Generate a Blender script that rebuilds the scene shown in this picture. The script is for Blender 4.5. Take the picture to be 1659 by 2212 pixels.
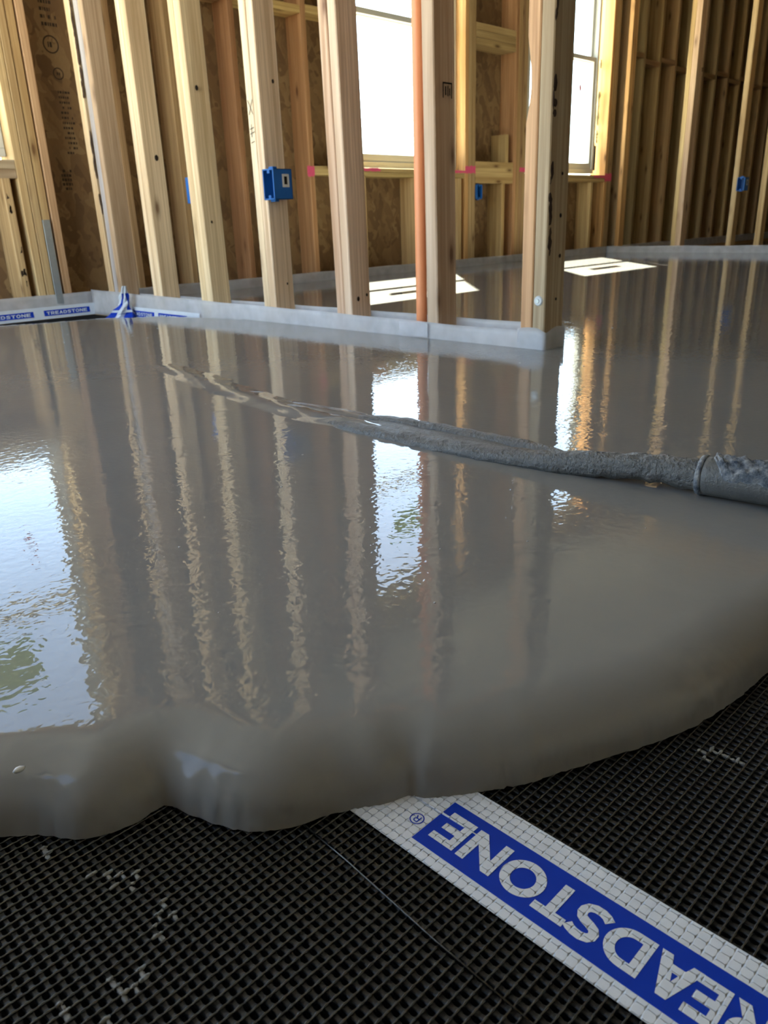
import bpy, bmesh, math, random
import numpy as np
from mathutils import Matrix, Vector, noise as mnoise

scene = bpy.context.scene
for o in list(bpy.data.objects):
    bpy.data.objects.remove(o)
COL = scene.collection
rng = random.Random(7)

# ------------------------------------------------------------------ camera
F_PX, IMG_W, IMG_H = 1664.0, 1659, 2212
CAM = Vector((-1.7908, -3.8775, 0.342))
pitch, roll, yaw = math.radians(20.70), math.radians(-2.0), math.radians(-45.67)
cp, sp = math.cos(pitch), math.sin(pitch)
M0 = np.array([[1, 0, 0], [0, -sp, -cp], [0, cp, -sp]])
cr_, sr_ = math.cos(roll), math.sin(roll)
M0 = np.array([[cr_, -sr_, 0], [sr_, cr_, 0], [0, 0, 1]]) @ M0
vd = np.array([math.cos(yaw), math.sin(yaw), 0.0])
ud = np.array([-vd[1], vd[0], 0.0])
MR = M0 @ np.stack([ud, -vd, [0, 0, 1]]).T          # room -> camera (x right, y down, z forward)
cam_data = bpy.data.cameras.new('camera')
cam = bpy.data.objects.new('camera', cam_data)
COL.objects.link(cam)
rot = Matrix((MR[0], -MR[1], -MR[2])).transposed()
cam.matrix_world = Matrix.Translation(CAM) @ rot.to_4x4()
cam_data.sensor_fit = 'VERTICAL'
cam_data.sensor_height = 36.0
cam_data.sensor_width = 27.0
cam_data.lens = F_PX / IMG_H * 36.0
cam_data.clip_start = 0.02
cam_data.dof.use_dof = True
cam_data.dof.focus_distance = 0.72
cam_data.dof.aperture_fstop = 16.0
scene.camera = cam

# ------------------------------------------------------------------ sky, sun, exposure
SUN_TRAVEL = Vector((-0.625, -0.635, -1.0)).normalized()     # direction the sunlight travels
world = bpy.data.worlds.new('sky')
scene.world = world
world.use_nodes = True
wn = world.node_tree.nodes
wl = world.node_tree.links
wn.clear()
w_out = wn.new('ShaderNodeOutputWorld')
w_bg = wn.new('ShaderNodeBackground')
w_sky = wn.new('ShaderNodeTexSky')
w_sky.sky_type = 'NISHITA'
w_sky.sun_disc = False
w_sky.sun_elevation = math.radians(48)
w_sky.sun_rotation = math.atan2(-SUN_TRAVEL.x, -SUN_TRAVEL.y)
w_sky.air_density = 0.75
w_sky.dust_density = 0.2
w_sky.ozone_density = 1.0
w_bg.inputs['Strength'].default_value = 1.0
w_tint = wn.new('ShaderNodeMix')          # warm white balance of the camera
w_tint.data_type = 'RGBA'
w_tint.blend_type = 'MULTIPLY'
w_tint.inputs[0].default_value = 1.0
w_tint.inputs[7].default_value = (1.14, 1.0, 0.83, 1)
wl.new(w_sky.outputs[0], w_tint.inputs[6])
wl.new(w_tint.outputs[2], w_bg.inputs[0])
wl.new(w_bg.outputs[0], w_out.inputs[0])

sun_d = bpy.data.lights.new('sun', 'SUN')
sun_d.energy = 62.0
sun_d.angle = math.radians(0.6)
sun_d.color = (1.0, 0.96, 0.80)
sun = bpy.data.objects.new('sun', sun_d)
sun.rotation_euler = SUN_TRAVEL.to_track_quat('-Z', 'Y').to_euler()
sun.location = (6, 6, 9)
COL.objects.link(sun)

scene.view_settings.view_transform = 'Standard'
scene.view_settings.look = 'None'
scene.view_settings.gamma = 1.0
scene.view_settings.use_curve_mapping = False
scene.view_settings.exposure = 0.58

# ------------------------------------------------------------------ material helpers
MATS = {}


class NT:
    def __init__(self, name):
        self.m = bpy.data.materials.new(name)
        self.m.use_nodes = True
        self.n = self.m.node_tree.nodes
        self.l = self.m.node_tree.links
        self.n.clear()
        self.out = self.n.new('ShaderNodeOutputMaterial')

    def node(self, t, **kw):
        nd = self.n.new(t)
        for k, v in kw.items():
            if k.startswith('in_'):
                nd.inputs[k[3:].replace('_', ' ')].default_value = v
            else:
                setattr(nd, k, v)
        return nd

    def link(self, a, b):
        self.l.new(a, b)

    def math(self, op, a, b=None, clamp=False):
        nd = self.n.new('ShaderNodeMath')
        nd.operation = op
        nd.use_clamp = clamp
        for i, x in enumerate((a, b)):
            if x is None:
                continue
            if isinstance(x, (int, float)):
                nd.inputs[i].default_value = x
            else:
                self.l.new(x, nd.inputs[i])
        return nd.outputs[0]

    def mix(self, fac, a, b, blend='MIX'):
        nd = self.n.new('ShaderNodeMix')
        nd.data_type = 'RGBA'
        nd.blend_type = blend
        for idx, x in ((0, fac), (6, a), (7, b)):
            if isinstance(x, (int, float)):
                nd.inputs[idx].default_value = x
            elif isinstance(x, tuple):
                nd.inputs[idx].default_value = x if len(x) == 4 else (*x, 1)
            else:
                self.l.new(x, nd.inputs[idx])
        return nd.outputs[2]

    def ramp(self, fac, stops, interp='LINEAR'):
        nd = self.n.new('ShaderNodeValToRGB')
        cr = nd.color_ramp
        cr.interpolation = interp
        while len(cr.elements) < len(stops):
            cr.elements.new(0.5)
        for e, (p, c) in zip(cr.elements, stops):
            e.position = p
            e.color = c if len(c) == 4 else (*c, 1)
        self.l.new(fac, nd.inputs[0])
        return nd.outputs[0]

    def coords(self, scale=(1, 1, 1), kind='Object', rand=False):
        tc = self.n.new('ShaderNodeTexCoord')
        mp = self.n.new('ShaderNodeMapping')
        mp.inputs['Scale'].default_value = scale
        src = tc.outputs[kind]
        if rand:
            oi = self.n.new('ShaderNodeObjectInfo')
            va = self.n.new('ShaderNodeVectorMath')
            va.operation = 'ADD'
            mul = self.math('MULTIPLY', oi.outputs['Random'], 37.0)
            self.l.new(src, va.inputs[0])
            self.l.new(mul, va.inputs[1])
            src = va.outputs[0]
        self.l.new(src, mp.inputs[0])
        return mp.outputs[0]

    def noise(self, vec, scale=5, detail=4, rough=0.5, dist=0.0):
        nd = self.n.new('ShaderNodeTexNoise')
        nd.inputs['Scale'].default_value = scale
        nd.inputs['Detail'].default_value = detail
        nd.inputs['Roughness'].default_value = rough
        nd.inputs['Distortion'].default_value = dist
        self.l.new(vec, nd.inputs['Vector'])
        return nd.outputs[0]

    def bsdf(self, color=None, rough=0.5, spec=0.5, bump=None, bstr=0.2, bdist=0.01, **kw):
        b = self.n.new('ShaderNodeBsdfPrincipled')
        if color is not None:
            if isinstance(color, tuple):
                b.inputs['Base Color'].default_value = (*color[:3], 1)
            else:
                self.l.new(color, b.inputs['Base Color'])
        if isinstance(rough, (int, float)):
            b.inputs['Roughness'].default_value = rough
        else:
            self.l.new(rough, b.inputs['Roughness'])
        b.inputs['Specular IOR Level'].default_value = spec
        for k, v in kw.items():
            b.inputs[k.replace('_', ' ')].default_value = v
        if bump is not None:
            bn = self.n.new('ShaderNodeBump')
            bn.inputs['Strength'].default_value = bstr
            bn.inputs['Distance'].default_value = bdist
            self.l.new(bump, bn.inputs['Height'])
            self.l.new(bn.outputs[0], b.inputs['Normal'])
        self.b = b
        return b.outputs[0]

    def done(self, shader):
        self.l.new(shader, self.out.inputs[0])
        return self.m


def plain(name, color, rough=0.5, spec=0.5, var=0.0, vscale=20, bump=0.0, bscale=60, **kw):
    t = NT(name)
    v = t.coords()
    n = t.noise(v, vscale, 4)
    c = t.mix(n, tuple(x * (1 - var) for x in color), tuple(min(1, x * (1 + var)) for x in color))
    bn = t.noise(v, bscale, 3) if bump else None
    return t.done(t.bsdf(c, rough, spec, bump=bn, bstr=bump, bdist=0.003, **kw))


def wood(name, axis):
    """lumber tinted by each board's own viewport colour; grain runs along the axis"""
    t = NT(name)
    s = [26.0, 26.0, 26.0]
    s[axis] = 0.9
    v = t.coords(tuple(s), rand=True)
    n1 = t.noise(v, 1.0, 6, 0.6, 0.6)
    s2 = [120.0, 120.0, 120.0]
    s2[axis] = 2.5
    v2 = t.coords(tuple(s2), rand=True)
    n2 = t.noise(v2, 1.0, 3, 0.6)
    s3 = [13.0, 13.0, 13.0]
    s3[axis] = 4.2
    v3 = t.coords(tuple(s3), rand=True)
    vor = t.node('ShaderNodeTexVoronoi', feature='F1')
    vor.inputs['Scale'].default_value = 1.0
    t.link(v3, vor.inputs['Vector'])
    # growth rings: bands of a warped coordinate
    wv = t.node('ShaderNodeTexWave', wave_type='BANDS', bands_direction='X' if axis != 0 else 'Y')
    wv.inputs['Scale'].default_value = 1.1
    wv.inputs['Distortion'].default_value = 9.0
    wv.inputs['Detail'].default_value = 2.0
    s4 = [20.0, 20.0, 20.0]
    s4[axis] = 0.5
    t.link(t.coords(tuple(s4), rand=True), wv.inputs['Vector'])
    oi = t.node('ShaderNodeObjectInfo')
    base = oi.outputs['Color']
    dark = t.mix(1.0, base, (0.74, 0.62, 0.48), 'MULTIPLY')
    light = t.mix(1.0, base, (1.30, 1.28, 1.20), 'MULTIPLY')
    g = t.math('MULTIPLY', n1, 1.0)
    c = t.mix(t.ramp(g, [(0.32, (0, 0, 0)), (0.62, (1, 1, 1))]), dark, light)
    c = t.mix(t.math('MULTIPLY', t.ramp(wv.outputs[0], [(0.55, (0, 0, 0)), (0.9, (1, 1, 1))]), 0.35), c, dark)
    c = t.mix(t.math('MULTIPLY', t.ramp(n2, [(0.35, (1, 1, 1)), (0.6, (0, 0, 0))]), 0.35), c, dark)
    # a few knots
    sc = t.node('ShaderNodeSeparateColor')
    t.link(vor.outputs['Color'], sc.inputs[0])
    pick = t.math('GREATER_THAN', sc.outputs[0], 0.45)
    k = t.ramp(vor.outputs['Distance'], [(0.07, (1, 1, 1)), (0.14, (0.4, 0.4, 0.4)), (0.26, (0, 0, 0))])
    k = t.math('MULTIPLY', k, pick)
    c = t.mix(t.math('MULTIPLY', k, 0.85), c, t.mix(1.0, base, (0.22, 0.12, 0.07), 'MULTIPLY'))
    bmp = t.math('ADD', n2, t.math('MULTIPLY', n1, 0.7))
    return t.done(t.bsdf(c, 0.62, 0.3, bump=bmp, bstr=0.25, bdist=0.002))


WOOD_Z, WOOD_X, WOOD_Y = wood('lumber_upright', 2), wood('lumber_along_x', 0), wood('lumber_along_y', 1)

# oriented strand board
t = NT('strand_board')
v = t.coords((1, 1, 1))
vo = t.node('ShaderNodeTexVoronoi', feature='F1')
vo.inputs['Scale'].default_value = 26
mpn = t.noise(v, 9, 2)
va = t.node('ShaderNodeVectorMath', operation='MULTIPLY_ADD')
t.link(v, va.inputs[0])
va.inputs[1].default_value = (1.0, 1.0, 0.45)
cmb = t.node('ShaderNodeCombineXYZ')
t.link(t.math('MULTIPLY', mpn, 0.25), cmb.inputs[0])
t.link(t.math('MULTIPLY', mpn, -0.2), cmb.inputs[2])
t.link(cmb.outputs[0], va.inputs[2])
t.link(va.outputs[0], vo.inputs['Vector'])
sepc = t.node('ShaderNodeSeparateColor')
t.link(vo.outputs['Color'], sepc.inputs[0])
c = t.ramp(sepc.outputs[0], [(0.0, (0.17, 0.10, 0.05)), (0.35, (0.24, 0.145, 0.07)), (0.7, (0.29, 0.18, 0.085)), (1.0, (0.35, 0.235, 0.115))])
fn = t.noise(t.coords((180, 180, 40)), 1, 3)
c = t.mix(t.math('MULTIPLY', fn, 0.5), c, (0.15, 0.09, 0.04))
OSB = t.done(t.bsdf(c, 0.75, 0.25, bump=sepc.outputs[1], bstr=0.2, bdist=0.002))

# wet poured underlayment: smooth, glossy, fine ripples
t = NT('wet_cement')
v = t.coords((1, 1, 1))
big = t.noise(v, 2.2, 3, 0.5, 0.3)
mid = t.noise(v, 14, 3, 0.5)
c = t.mix(big, (0.195, 0.192, 0.182), (0.235, 0.23, 0.218))
c = t.mix(t.math('MULTIPLY', t.ramp(mid, [(0.55, (0, 0, 0)), (0.75, (1, 1, 1))]), 0.15), c, (0.28, 0.265, 0.24))
r1 = t.noise(t.coords((1.0, 1.0, 1.0)), 85, 1.5, 0.5, 0.3)
r2 = t.noise(v, 9, 2, 0.5)
r3 = t.noise(v, 2.5, 2, 0.5)
hgt = t.math('ADD', t.math('MULTIPLY', r1, 0.00022), t.math('MULTIPLY', r2, 0.00032))
hgt = t.math('ADD', hgt, t.math('MULTIPLY', r3, 0.0006))
bn = t.node('ShaderNodeBump')
bn.inputs['Strength'].default_value = 1.0
bn.inputs['Distance'].default_value = 1.0
t.link(hgt, bn.inputs['Height'])
s = t.bsdf(c, 0.01, 0.5)
t.b.inputs['IOR'].default_value = 1.35
t.link(bn.outputs[0], t.b.inputs['Normal'])
CEMENT = t.done(s)

# thicker cement of the stream and on the hose
t = NT('cement_stream_surface')
v = t.coords()
n = t.noise(v, 60, 4, 0.6)
c = t.mix(n, (0.085, 0.085, 0.082), (0.15, 0.15, 0.146))
STREAM = t.done(t.bsdf(c, 0.28, 0.5, bump=t.noise(v, 170, 4, 0.6), bstr=0.9, bdist=0.006))

t = NT('hose_wet_coat')
v = t.coords()
n = t.noise(v, 45, 4, 0.6)
c = t.mix(n, (0.075, 0.077, 0.075), (0.15, 0.15, 0.145))
HOSE = t.done(t.bsdf(c, 0.45, 0.5, bump=t.noise(v, 260, 3, 0.6), bstr=0.5, bdist=0.003))

t = NT('dried_cement_crust')
v = t.coords()
n = t.noise(v, 55, 5, 0.65)
c = t.ramp(n, [(0.32, (0.035, 0.05, 0.075)), (0.45, (0.16, 0.18, 0.21)), (0.6, (0.36, 0.37, 0.38)), (0.8, (0.55, 0.55, 0.54))])
CRUST = t.done(t.bsdf(c, 0.8, 0.3, bump=t.noise(v, 160, 5, 0.7), bstr=0.9, bdist=0.006))

# milky plastic edge film
t = NT('milky_film')
v = t.coords()
n = t.noise(v, 14, 3)
df = t.node('ShaderNodeBsdfPrincipled')
df.inputs['Base Color'].default_value = (0.80, 0.82, 0.86, 1)
df.inputs['Roughness'].default_value = 0.28
tl = t.node('ShaderNodeBsdfTranslucent')
tl.inputs[0].default_value = (0.82, 0.83, 0.85, 1)
tp = t.node('ShaderNodeBsdfTransparent')
tp.inputs[0].default_value = (0.97, 0.97, 0.98, 1)
m1 = t.node('ShaderNodeMixShader')
m1.inputs[0].default_value = 0.42
t.link(df.outputs[0], m1.inputs[1])
t.link(tl.outputs[0], m1.inputs[2])
m2 = t.node('ShaderNodeMixShader')
t.link(t.ramp(n, [(0.3, (0.50, 0.50, 0.50)), (0.7, (0.66, 0.66, 0.66))]), m2.inputs[0])
t.link(tp.outputs[0], m2.inputs[1])
t.link(m1.outputs[0], m2.inputs[2])
FILM = t.done(m2.outputs[0])

# tape: white woven-textured plastic pressed over the mesh
P = 0.0065
t = NT('white_tape')
tc = t.node('ShaderNodeTexCoord')
sx = t.node('ShaderNodeSeparateXYZ')
t.link(tc.outputs['Object'], sx.inputs[0])


def wobble(src, other, k):
    return t.math('ADD', src, t.math('MULTIPLY', other, k))


wn_ = t.noise(tc.outputs['Object'], 90, 2)
u0 = t.math('ADD', t.math('DIVIDE', sx.outputs[0], P), t.math('MULTIPLY', wn_, 0.25))
v0 = t.math('ADD', t.math('DIVIDE', sx.outputs[1], P), t.math('MULTIPLY', wn_, 0.25))
fu = t.math('ABSOLUTE', t.math('SUBTRACT', t.math('FRACT', u0), 0.5))
fv = t.math('ABSOLUTE', t.math('SUBTRACT', t.math('FRACT', v0), 0.5))
line = t.math('SUBTRACT', 1.0, t.math('DIVIDE', fu, 0.05), clamp=True)
node_ = t.math('SUBTRACT', 1.0, t.math('DIVIDE', t.math('ADD', t.math('MULTIPLY', fu, 0.5), fv), 0.19), clamp=True)
line2 = t.math('SUBTRACT', 1.0, t.math('DIVIDE', fv, 0.07), clamp=True)
patt = t.math('MAXIMUM', t.math('MAXIMUM', t.math('MULTIPLY', line, 0.45), t.math('MULTIPLY', line2, 0.12)), node_)
dn = t.noise(tc.outputs['Object'], 35, 5, 0.65)
c = t.mix(dn, (0.60, 0.64, 0.70), (0.76, 0.80, 0.86))
c = t.mix(t.math('MULTIPLY', t.ramp(t.noise(tc.outputs['Object'], 120, 4), [(0.62, (0, 0, 0)), (0.78, (1, 1, 1))]), 0.35), c, (0.35, 0.33, 0.30))
TAPE = t.done(t.bsdf(c, 0.38, 0.5, bump=t.math('SUBTRACT', 0.0, patt), bstr=1.0, bdist=0.0016))

t = NT('blue_print')
v = t.coords()
n = t.noise(v, 80, 4)
c = t.mix(n, (0.0, 0.030, 0.36), (0.001, 0.040, 0.45))
c = t.mix(t.ramp(t.noise(v, 240, 5, 0.7), [(0.70, (0, 0, 0)), (0.74, (1, 1, 1))]), c, (0.35, 0.42, 0.55))
BLUE = t.done(t.bsdf(c, 0.5, 0.2))

MESHBLACK = plain('black_plastic_net', (0.007, 0.0075, 0.008), 0.24, 0.9, 0.3, 60, 0.15, 400)
MESHBAR = plain('black_plastic_bar', (0.007, 0.0075, 0.008), 0.42, 0.32, 0.3, 60, 0.15, 400)
BLACK = plain('black_backing', (0.004, 0.004, 0.004), 0.9, 0.1, 0.2)
SUBFLOOR = plain('subfloor_board', (0.25, 0.17, 0.09), 0.8, 0.2, 0.2)
CEILM = plain('ceiling_board', (0.43, 0.43, 0.42), 0.8, 0.2, 0.06, 6)
PALEFILL = plain('pale_fill_wall', (0.80, 0.80, 0.79), 0.7, 0.2, 0.05, 6)  # pale tone chosen so the unseen walls bounce soft fill light
GROUND = plain('dry_soil', (0.36, 0.32, 0.25), 0.95, 0.1, 0.25, 3)
VINYL = plain('window_vinyl', (0.60, 0.60, 0.56), 0.4, 0.4, 0.03)
FOAM = plain('spray_foam', (0.62, 0.58, 0.35), 0.9, 0.1, 0.2, 60, 0.6, 120)
ORANGE = plain('orange_pipe_plastic', (0.86, 0.33, 0.15), 0.42, 0.4, 0.06, 8)
BOXBLUE = plain('blue_box_plastic', (0.010, 0.11, 0.38), 0.38, 0.5, 0.08, 40)
STEEL = plain('galvanised_steel', (0.36, 0.40, 0.42), 0.42, 0.5, 0.15, 30, Metallic=0.7)
WHITEP = plain('white_plastic_cap', (0.62, 0.66, 0.70), 0.45, 0.4, 0.05)
PAPER = plain('label_paper', (0.62, 0.62, 0.60), 0.7, 0.2, 0.05)
STAMPINK = plain('faded_stamp_ink', (0.06, 0.042, 0.028), 0.8, 0.1, 0.4, 90)
INK = plain('black_ink', (0.02, 0.018, 0.016), 0.8, 0.1, 0.2)
PINK = plain('pink_spray_paint', (0.72, 0.10, 0.20), 0.7, 0.2, 0.15, 60)
REDP = plain('red_sticker', (0.75, 0.12, 0.08), 0.6, 0.2, 0.05)
PEN = plain('pencil_line', (0.07, 0.065, 0.06), 0.8, 0.1, 0.2)
PINHOLE = plain('nail_hole', (0.03, 0.02, 0.015), 0.9, 0.1, 0.2)
BARK = plain('bark_edge', (0.055, 0.035, 0.025), 0.9, 0.1, 0.4, 70, 0.8, 90)
SPLAT = plain('dried_splatter', (0.22, 0.22, 0.21), 0.75, 0.3, 0.25, 120, 0.7, 300)

t = NT('window_glass')
gl = t.node('ShaderNodeBsdfGlossy')
gl.inputs['Roughness'].default_value = 0.0
tp = t.node('ShaderNodeBsdfTransparent')
tp.inputs[0].default_value = (0.95, 0.97, 0.96, 1)
ms = t.node('ShaderNodeMixShader')
ms.inputs[0].default_value = 0.04
t.link(tp.outputs[0], ms.inputs[1])
t.link(gl.outputs[0], ms.inputs[2])
GLASS = t.done(ms.outputs[0])

t = NT('green_window_label')
tl = t.node('ShaderNodeBsdfTranslucent')
tl.inputs[0].default_value = (0.30, 0.37, 0.22, 1)
df = t.node('ShaderNodeBsdfDiffuse')
df.inputs[0].default_value = (0.45, 0.52, 0.34, 1)
ms = t.node('ShaderNodeMixShader')
ms.inputs[0].default_value = 0.55
t.link(df.outputs[0], ms.inputs[1])
t.link(tl.outputs[0], ms.inputs[2])
LABELG = t.done(ms.outputs[0])

t = NT('clear_bubble')
b = t.bsdf((0.35, 0.35, 0.34), 0.03, 0.8)
BUBBLE = t.done(b)

# ------------------------------------------------------------------ object helpers


def link(o, parent=None):
    COL.objects.link(o)
    if parent is not None:
        o.parent = parent
    return o


def tag(o, label=None, cat=None, group=None, kind=None):
    if label:
        o['label'] = label
    if cat:
        o['category'] = cat
    if group:
        o['group'] = group
    if kind:
        o['kind'] = kind
    return o


def empty(name, loc, label, cat, group=None, kind=None):
    e = bpy.data.objects.new(name, None)
    e.empty_display_size = 0.05
    e.location = loc
    link(e)
    return tag(e, label, cat, group, kind)


def setup(o, mat, color=None, smooth=False):
    if mat is not None:
        o.data.materials.append(mat)
    if color:
        o.color = (*color, 1)
    if smooth:
        o.data.polygons.foreach_set('use_smooth', [True] * len(o.data.polygons))
    return o


def place(o, origin, parent):
    """mesh coordinates are already relative to origin (world); parent is an unrotated empty or mesh"""
    if parent is not None:
        p = Vector((0, 0, 0))
        q = parent
        while q is not None:
            p += q.location
            q = q.parent
        o.location = Vector(origin) - p
        o.parent = parent
    else:
        o.location = origin
    COL.objects.link(o)
    return o


def bm_obj(name, bm, origin, mat, parent=None, color=None, smooth=False):
    me = bpy.data.meshes.new(name)
    bm.to_mesh(me)
    bm.free()
    o = bpy.data.objects.new(name, me)
    place(o, origin, parent)
    return setup(o, mat, color, smooth)


def py_obj(name, verts, faces, mat, parent=None, color=None, smooth=False, origin=(0, 0, 0)):
    me = bpy.data.meshes.new(name)
    me.from_pydata([tuple(v) for v in verts], [], faces)
    me.update()
    o = bpy.data.objects.new(name, me)
    place(o, origin, parent)
    return setup(o, mat, color, smooth)


def add_box(bm, lo, hi, bevel=0.0):
    vs = []
    r = bmesh.ops.create_cube(bm, size=1.0)
    vs = r['verts']
    for v in vs:
        for i in range(3):
            v.co[i] = lo[i] if v.co[i] < 0 else hi[i]
    if bevel > 0:
        es = list({e for v in vs for e in v.link_edges})
        bmesh.ops.bevel(bm, geom=es, offset=bevel, segments=1, profile=0.5, affect='EDGES')
    return vs


def box(name, lo, hi, mat, parent=None, color=None, bevel=0.002):
    """axis-aligned board given in room coordinates, origin at its lower centre"""
    org = Vector(((lo[0] + hi[0]) / 2, (lo[1] + hi[1]) / 2, lo[2]))
    bm = bmesh.new()
    add_box(bm, [lo[i] - org[i] for i in range(3)], [hi[i] - org[i] for i in range(3)], bevel)
    return bm_obj(name, bm, org, mat, parent, color)


PINE = (0.50, 0.36, 0.19)
PALE = (0.62, 0.48, 0.28)
YELL = (0.56, 0.40, 0.17)
PINKW = (0.52, 0.34, 0.22)
REDW = (0.40, 0.22, 0.12)
GREYW = (0.40, 0.33, 0.24)
ORANGEW = (0.62, 0.38, 0.17)
BROWN = (0.34, 0.22, 0.12)


def jit(c, a=0.06):
    k = 1 + rng.uniform(-a, a)
    return tuple(max(0.01, x * k * (1 + rng.uniform(-a, a) * 0.4)) for x in c)


def stud(parent, lo, hi, color, name='stud', lean=(0, 0), bevel=0.003, wob=0.0, bites=()):
    """upright board; lean = sideways drift (x, y) per metre of height, wob = slight crookedness"""
    org = Vector(((lo[0] + hi[0]) / 2, (lo[1] + hi[1]) / 2, lo[2]))
    hx, hy, H = (hi[0] - lo[0]) / 2, (hi[1] - lo[1]) / 2, hi[2] - lo[2]
    n = 70 if bites else 10
    ch = bevel
    ring = [(-hx + ch, -hy), (hx - ch, -hy), (hx, -hy + ch), (hx, hy - ch), (hx - ch, hy), (-hx + ch, hy), (-hx, hy - ch), (-hx, -hy + ch)]
    verts, faces = [], []
    seed = rng.uniform(0, 100)
    for k in range(n + 1):
        z = H * k / n
        dx = lean[0] * z + wob * (mnoise.noise(Vector((seed, z * 0.8, 0))) - mnoise.noise(Vector((seed, 0, 0))))
        dy = lean[1] * z + wob * (mnoise.noise(Vector((seed, z * 0.8, 9))) - mnoise.noise(Vector((seed, 0, 9))))
        for (x, y) in ring:
            by = 0.0
            for (za, zb, dep) in bites:
                if za < z < zb and y > 0:
                    by -= dep * math.sin(math.pi * (z - za) / (zb - za)) ** 0.6
            verts.append((x + dx, y + dy + by, z))
    for k in range(n):
        for i in range(8):
            j = (i + 1) % 8
            faces.append((k * 8 + i, k * 8 + j, (k + 1) * 8 + j, (k + 1) * 8 + i))
    faces.append(tuple(range(7, -1, -1)))
    faces.append(tuple(n * 8 + i for i in range(8)))
    return py_obj(name, verts, faces, WOOD_Z, parent, color, origin=org)


def tube_mesh(path, radii, seg=12, caps=True, rz=None, disp=0.0, dscale=30):
    """swept tube; radii lateral, rz vertical radii"""
    path = [Vector(p) for p in path]
    n = len(path)
    rz = rz or radii
    verts, faces = [], []
    for i, p in enumerate(path):
        d = (path[min(i + 1, n - 1)] - path[max(i - 1, 0)]).normalized()
        ref = Vector((0, 0, 1)) if abs(d.z) < 0.9 else Vector((1, 0, 0))
        a = d.cross(ref).normalized()
        b = a.cross(d).normalized()
        for k in range(seg):
            an = 2 * math.pi * k / seg
            q = a * (radii[i] * math.cos(an)) + b * (rz[i] * math.sin(an))
            if disp:
                q *= 1 + disp * mnoise.fractal((p + q) * dscale, 1.0, 2.0, 3)
            verts.append(p + q)
    for i in range(n - 1):
        for k in range(seg):
            k2 = (k + 1) % seg
            faces.append((i * seg + k, i * seg + k2, (i + 1) * seg + k2, (i + 1) * seg + k))
    if caps:
        faces.append(tuple(range(seg - 1, -1, -1)))
        faces.append(tuple((n - 1) * seg + k for k in range(seg)))
    return verts, faces


def catmull(pts, per):
    pts = [np.array(p, float) for p in pts]
    out = []
    n = len(pts)
    for i in range(n - 1):
        p0, p1, p2, p3 = pts[max(i - 1, 0)], pts[i], pts[i + 1], pts[min(i + 2, n - 1)]
        for k in range(per):
            s = k / per
            out.append(0.5 * ((2 * p1) + (-p0 + p2) * s + (2 * p0 - 5 * p1 + 4 * p2 - p3) * s * s + (-p0 + 3 * p1 - 3 * p2 + p3) * s ** 3))
    out.append(pts[-1])
    return out


ZM = -0.042          # top of the drainage mat
ZT = 2.74            # underside of the ceiling
X_L, X_R, Y_F = -2.75, 9.2, -6.0

# ------------------------------------------------------------------ setting: ground, floor, ceiling, outer walls
g = py_obj('ground', [(-30, -30, -0.62), (40, -30, -0.62), (40, 40, -0.62), (-30, 40, -0.62)], [(0, 1, 2, 3)], GROUND)
tag(g, 'dry tan soil outside the building', 'ground', kind='structure')
o = box('floor', (X_L - 0.15, Y_F - 0.15, -0.30), (X_R + 0.15, 0.16, -0.055), SUBFLOOR, bevel=0)
tag(o, 'subfloor hidden under the black mat and the wet pour', 'floor', kind='structure')
o = box('ceiling', (X_L - 0.15, Y_F - 0.15, ZT), (X_R + 0.15, 0.30, ZT + 0.25), CEILM, bevel=0)
tag(o, 'board ceiling above the framed rooms', 'ceiling', kind='structure')

def holed(parent, axis, c0, c1, lo, hi, holes, z0, z1, mat=OSB):
    """sheathing along one axis (0 = x, 1 = y) with rough openings (a, b, za, zb)"""
    def bx(a, b, za, zb):
        if axis == 0:
            box('sheathing_panel', (a, c0, za), (b, c1, zb), mat, parent, bevel=0)
        else:
            box('sheathing_panel', (c0, a, za), (c1, b, zb), mat, parent, bevel=0)
    cur = lo
    for (a, b, za, zb) in holes:
        bx(cur, a, z0, z1)
        if za > z0:
            bx(a, b, z0, za)
        bx(a, b, zb, z1)
        cur = b
    bx(cur, hi, z0, z1)


def clear_of(v, holes):
    return all(not (a - 0.02 < v < b + 0.02) for a, b, _, _ in holes)


HOLES_L = [(-2.75, -0.2, 0.10, 2.65)]  # opening added out of view to let side light onto the studs
HOLES_F = []
wl_ = empty('wall_left', (X_L, -3, -0.055), 'unseen wall left of the camera, pale for fill, with an added light opening', 'wall', kind='structure')
holed(wl_, 1, X_L - 0.012, X_L, Y_F, 0.14, HOLES_L, -0.055, ZT, PALEFILL)
for i in range(14):
    y = -0.2 - 0.4064 * i
    if clear_of(y, HOLES_L):
        stud(wl_, (X_L, y - 0.019, -0.04), (X_L + 0.14, y + 0.019, ZT), jit(PINE))
wf_ = empty('wall_front', (2, Y_F, -0.055), 'unseen wall behind the camera, made pale to bounce fill light', 'wall', kind='structure')
holed(wf_, 0, Y_F - 0.012, Y_F, X_L, 1.0, HOLES_F, -0.055, ZT, PALEFILL)
holed(wf_, 0, Y_F - 0.012, Y_F, 1.0, X_R, [], -0.055, ZT, OSB)
for i in range(30):
    x = X_L + 0.3 + 0.4064 * i
    if clear_of(x, HOLES_F):
        stud(wf_, (x - 0.019, Y_F, -0.04), (x + 0.019, Y_F + 0.09, ZT), jit(PINE))
we_ = empty('wall_end', (X_R, -3, -0.055), 'dark wall closing the unlit room past the right partition', 'wall', kind='structure')
box('sheathing_panel', (X_R, Y_F, -0.055), (X_R + 0.012, 0.14, ZT), OSB, we_, bevel=0)

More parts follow.
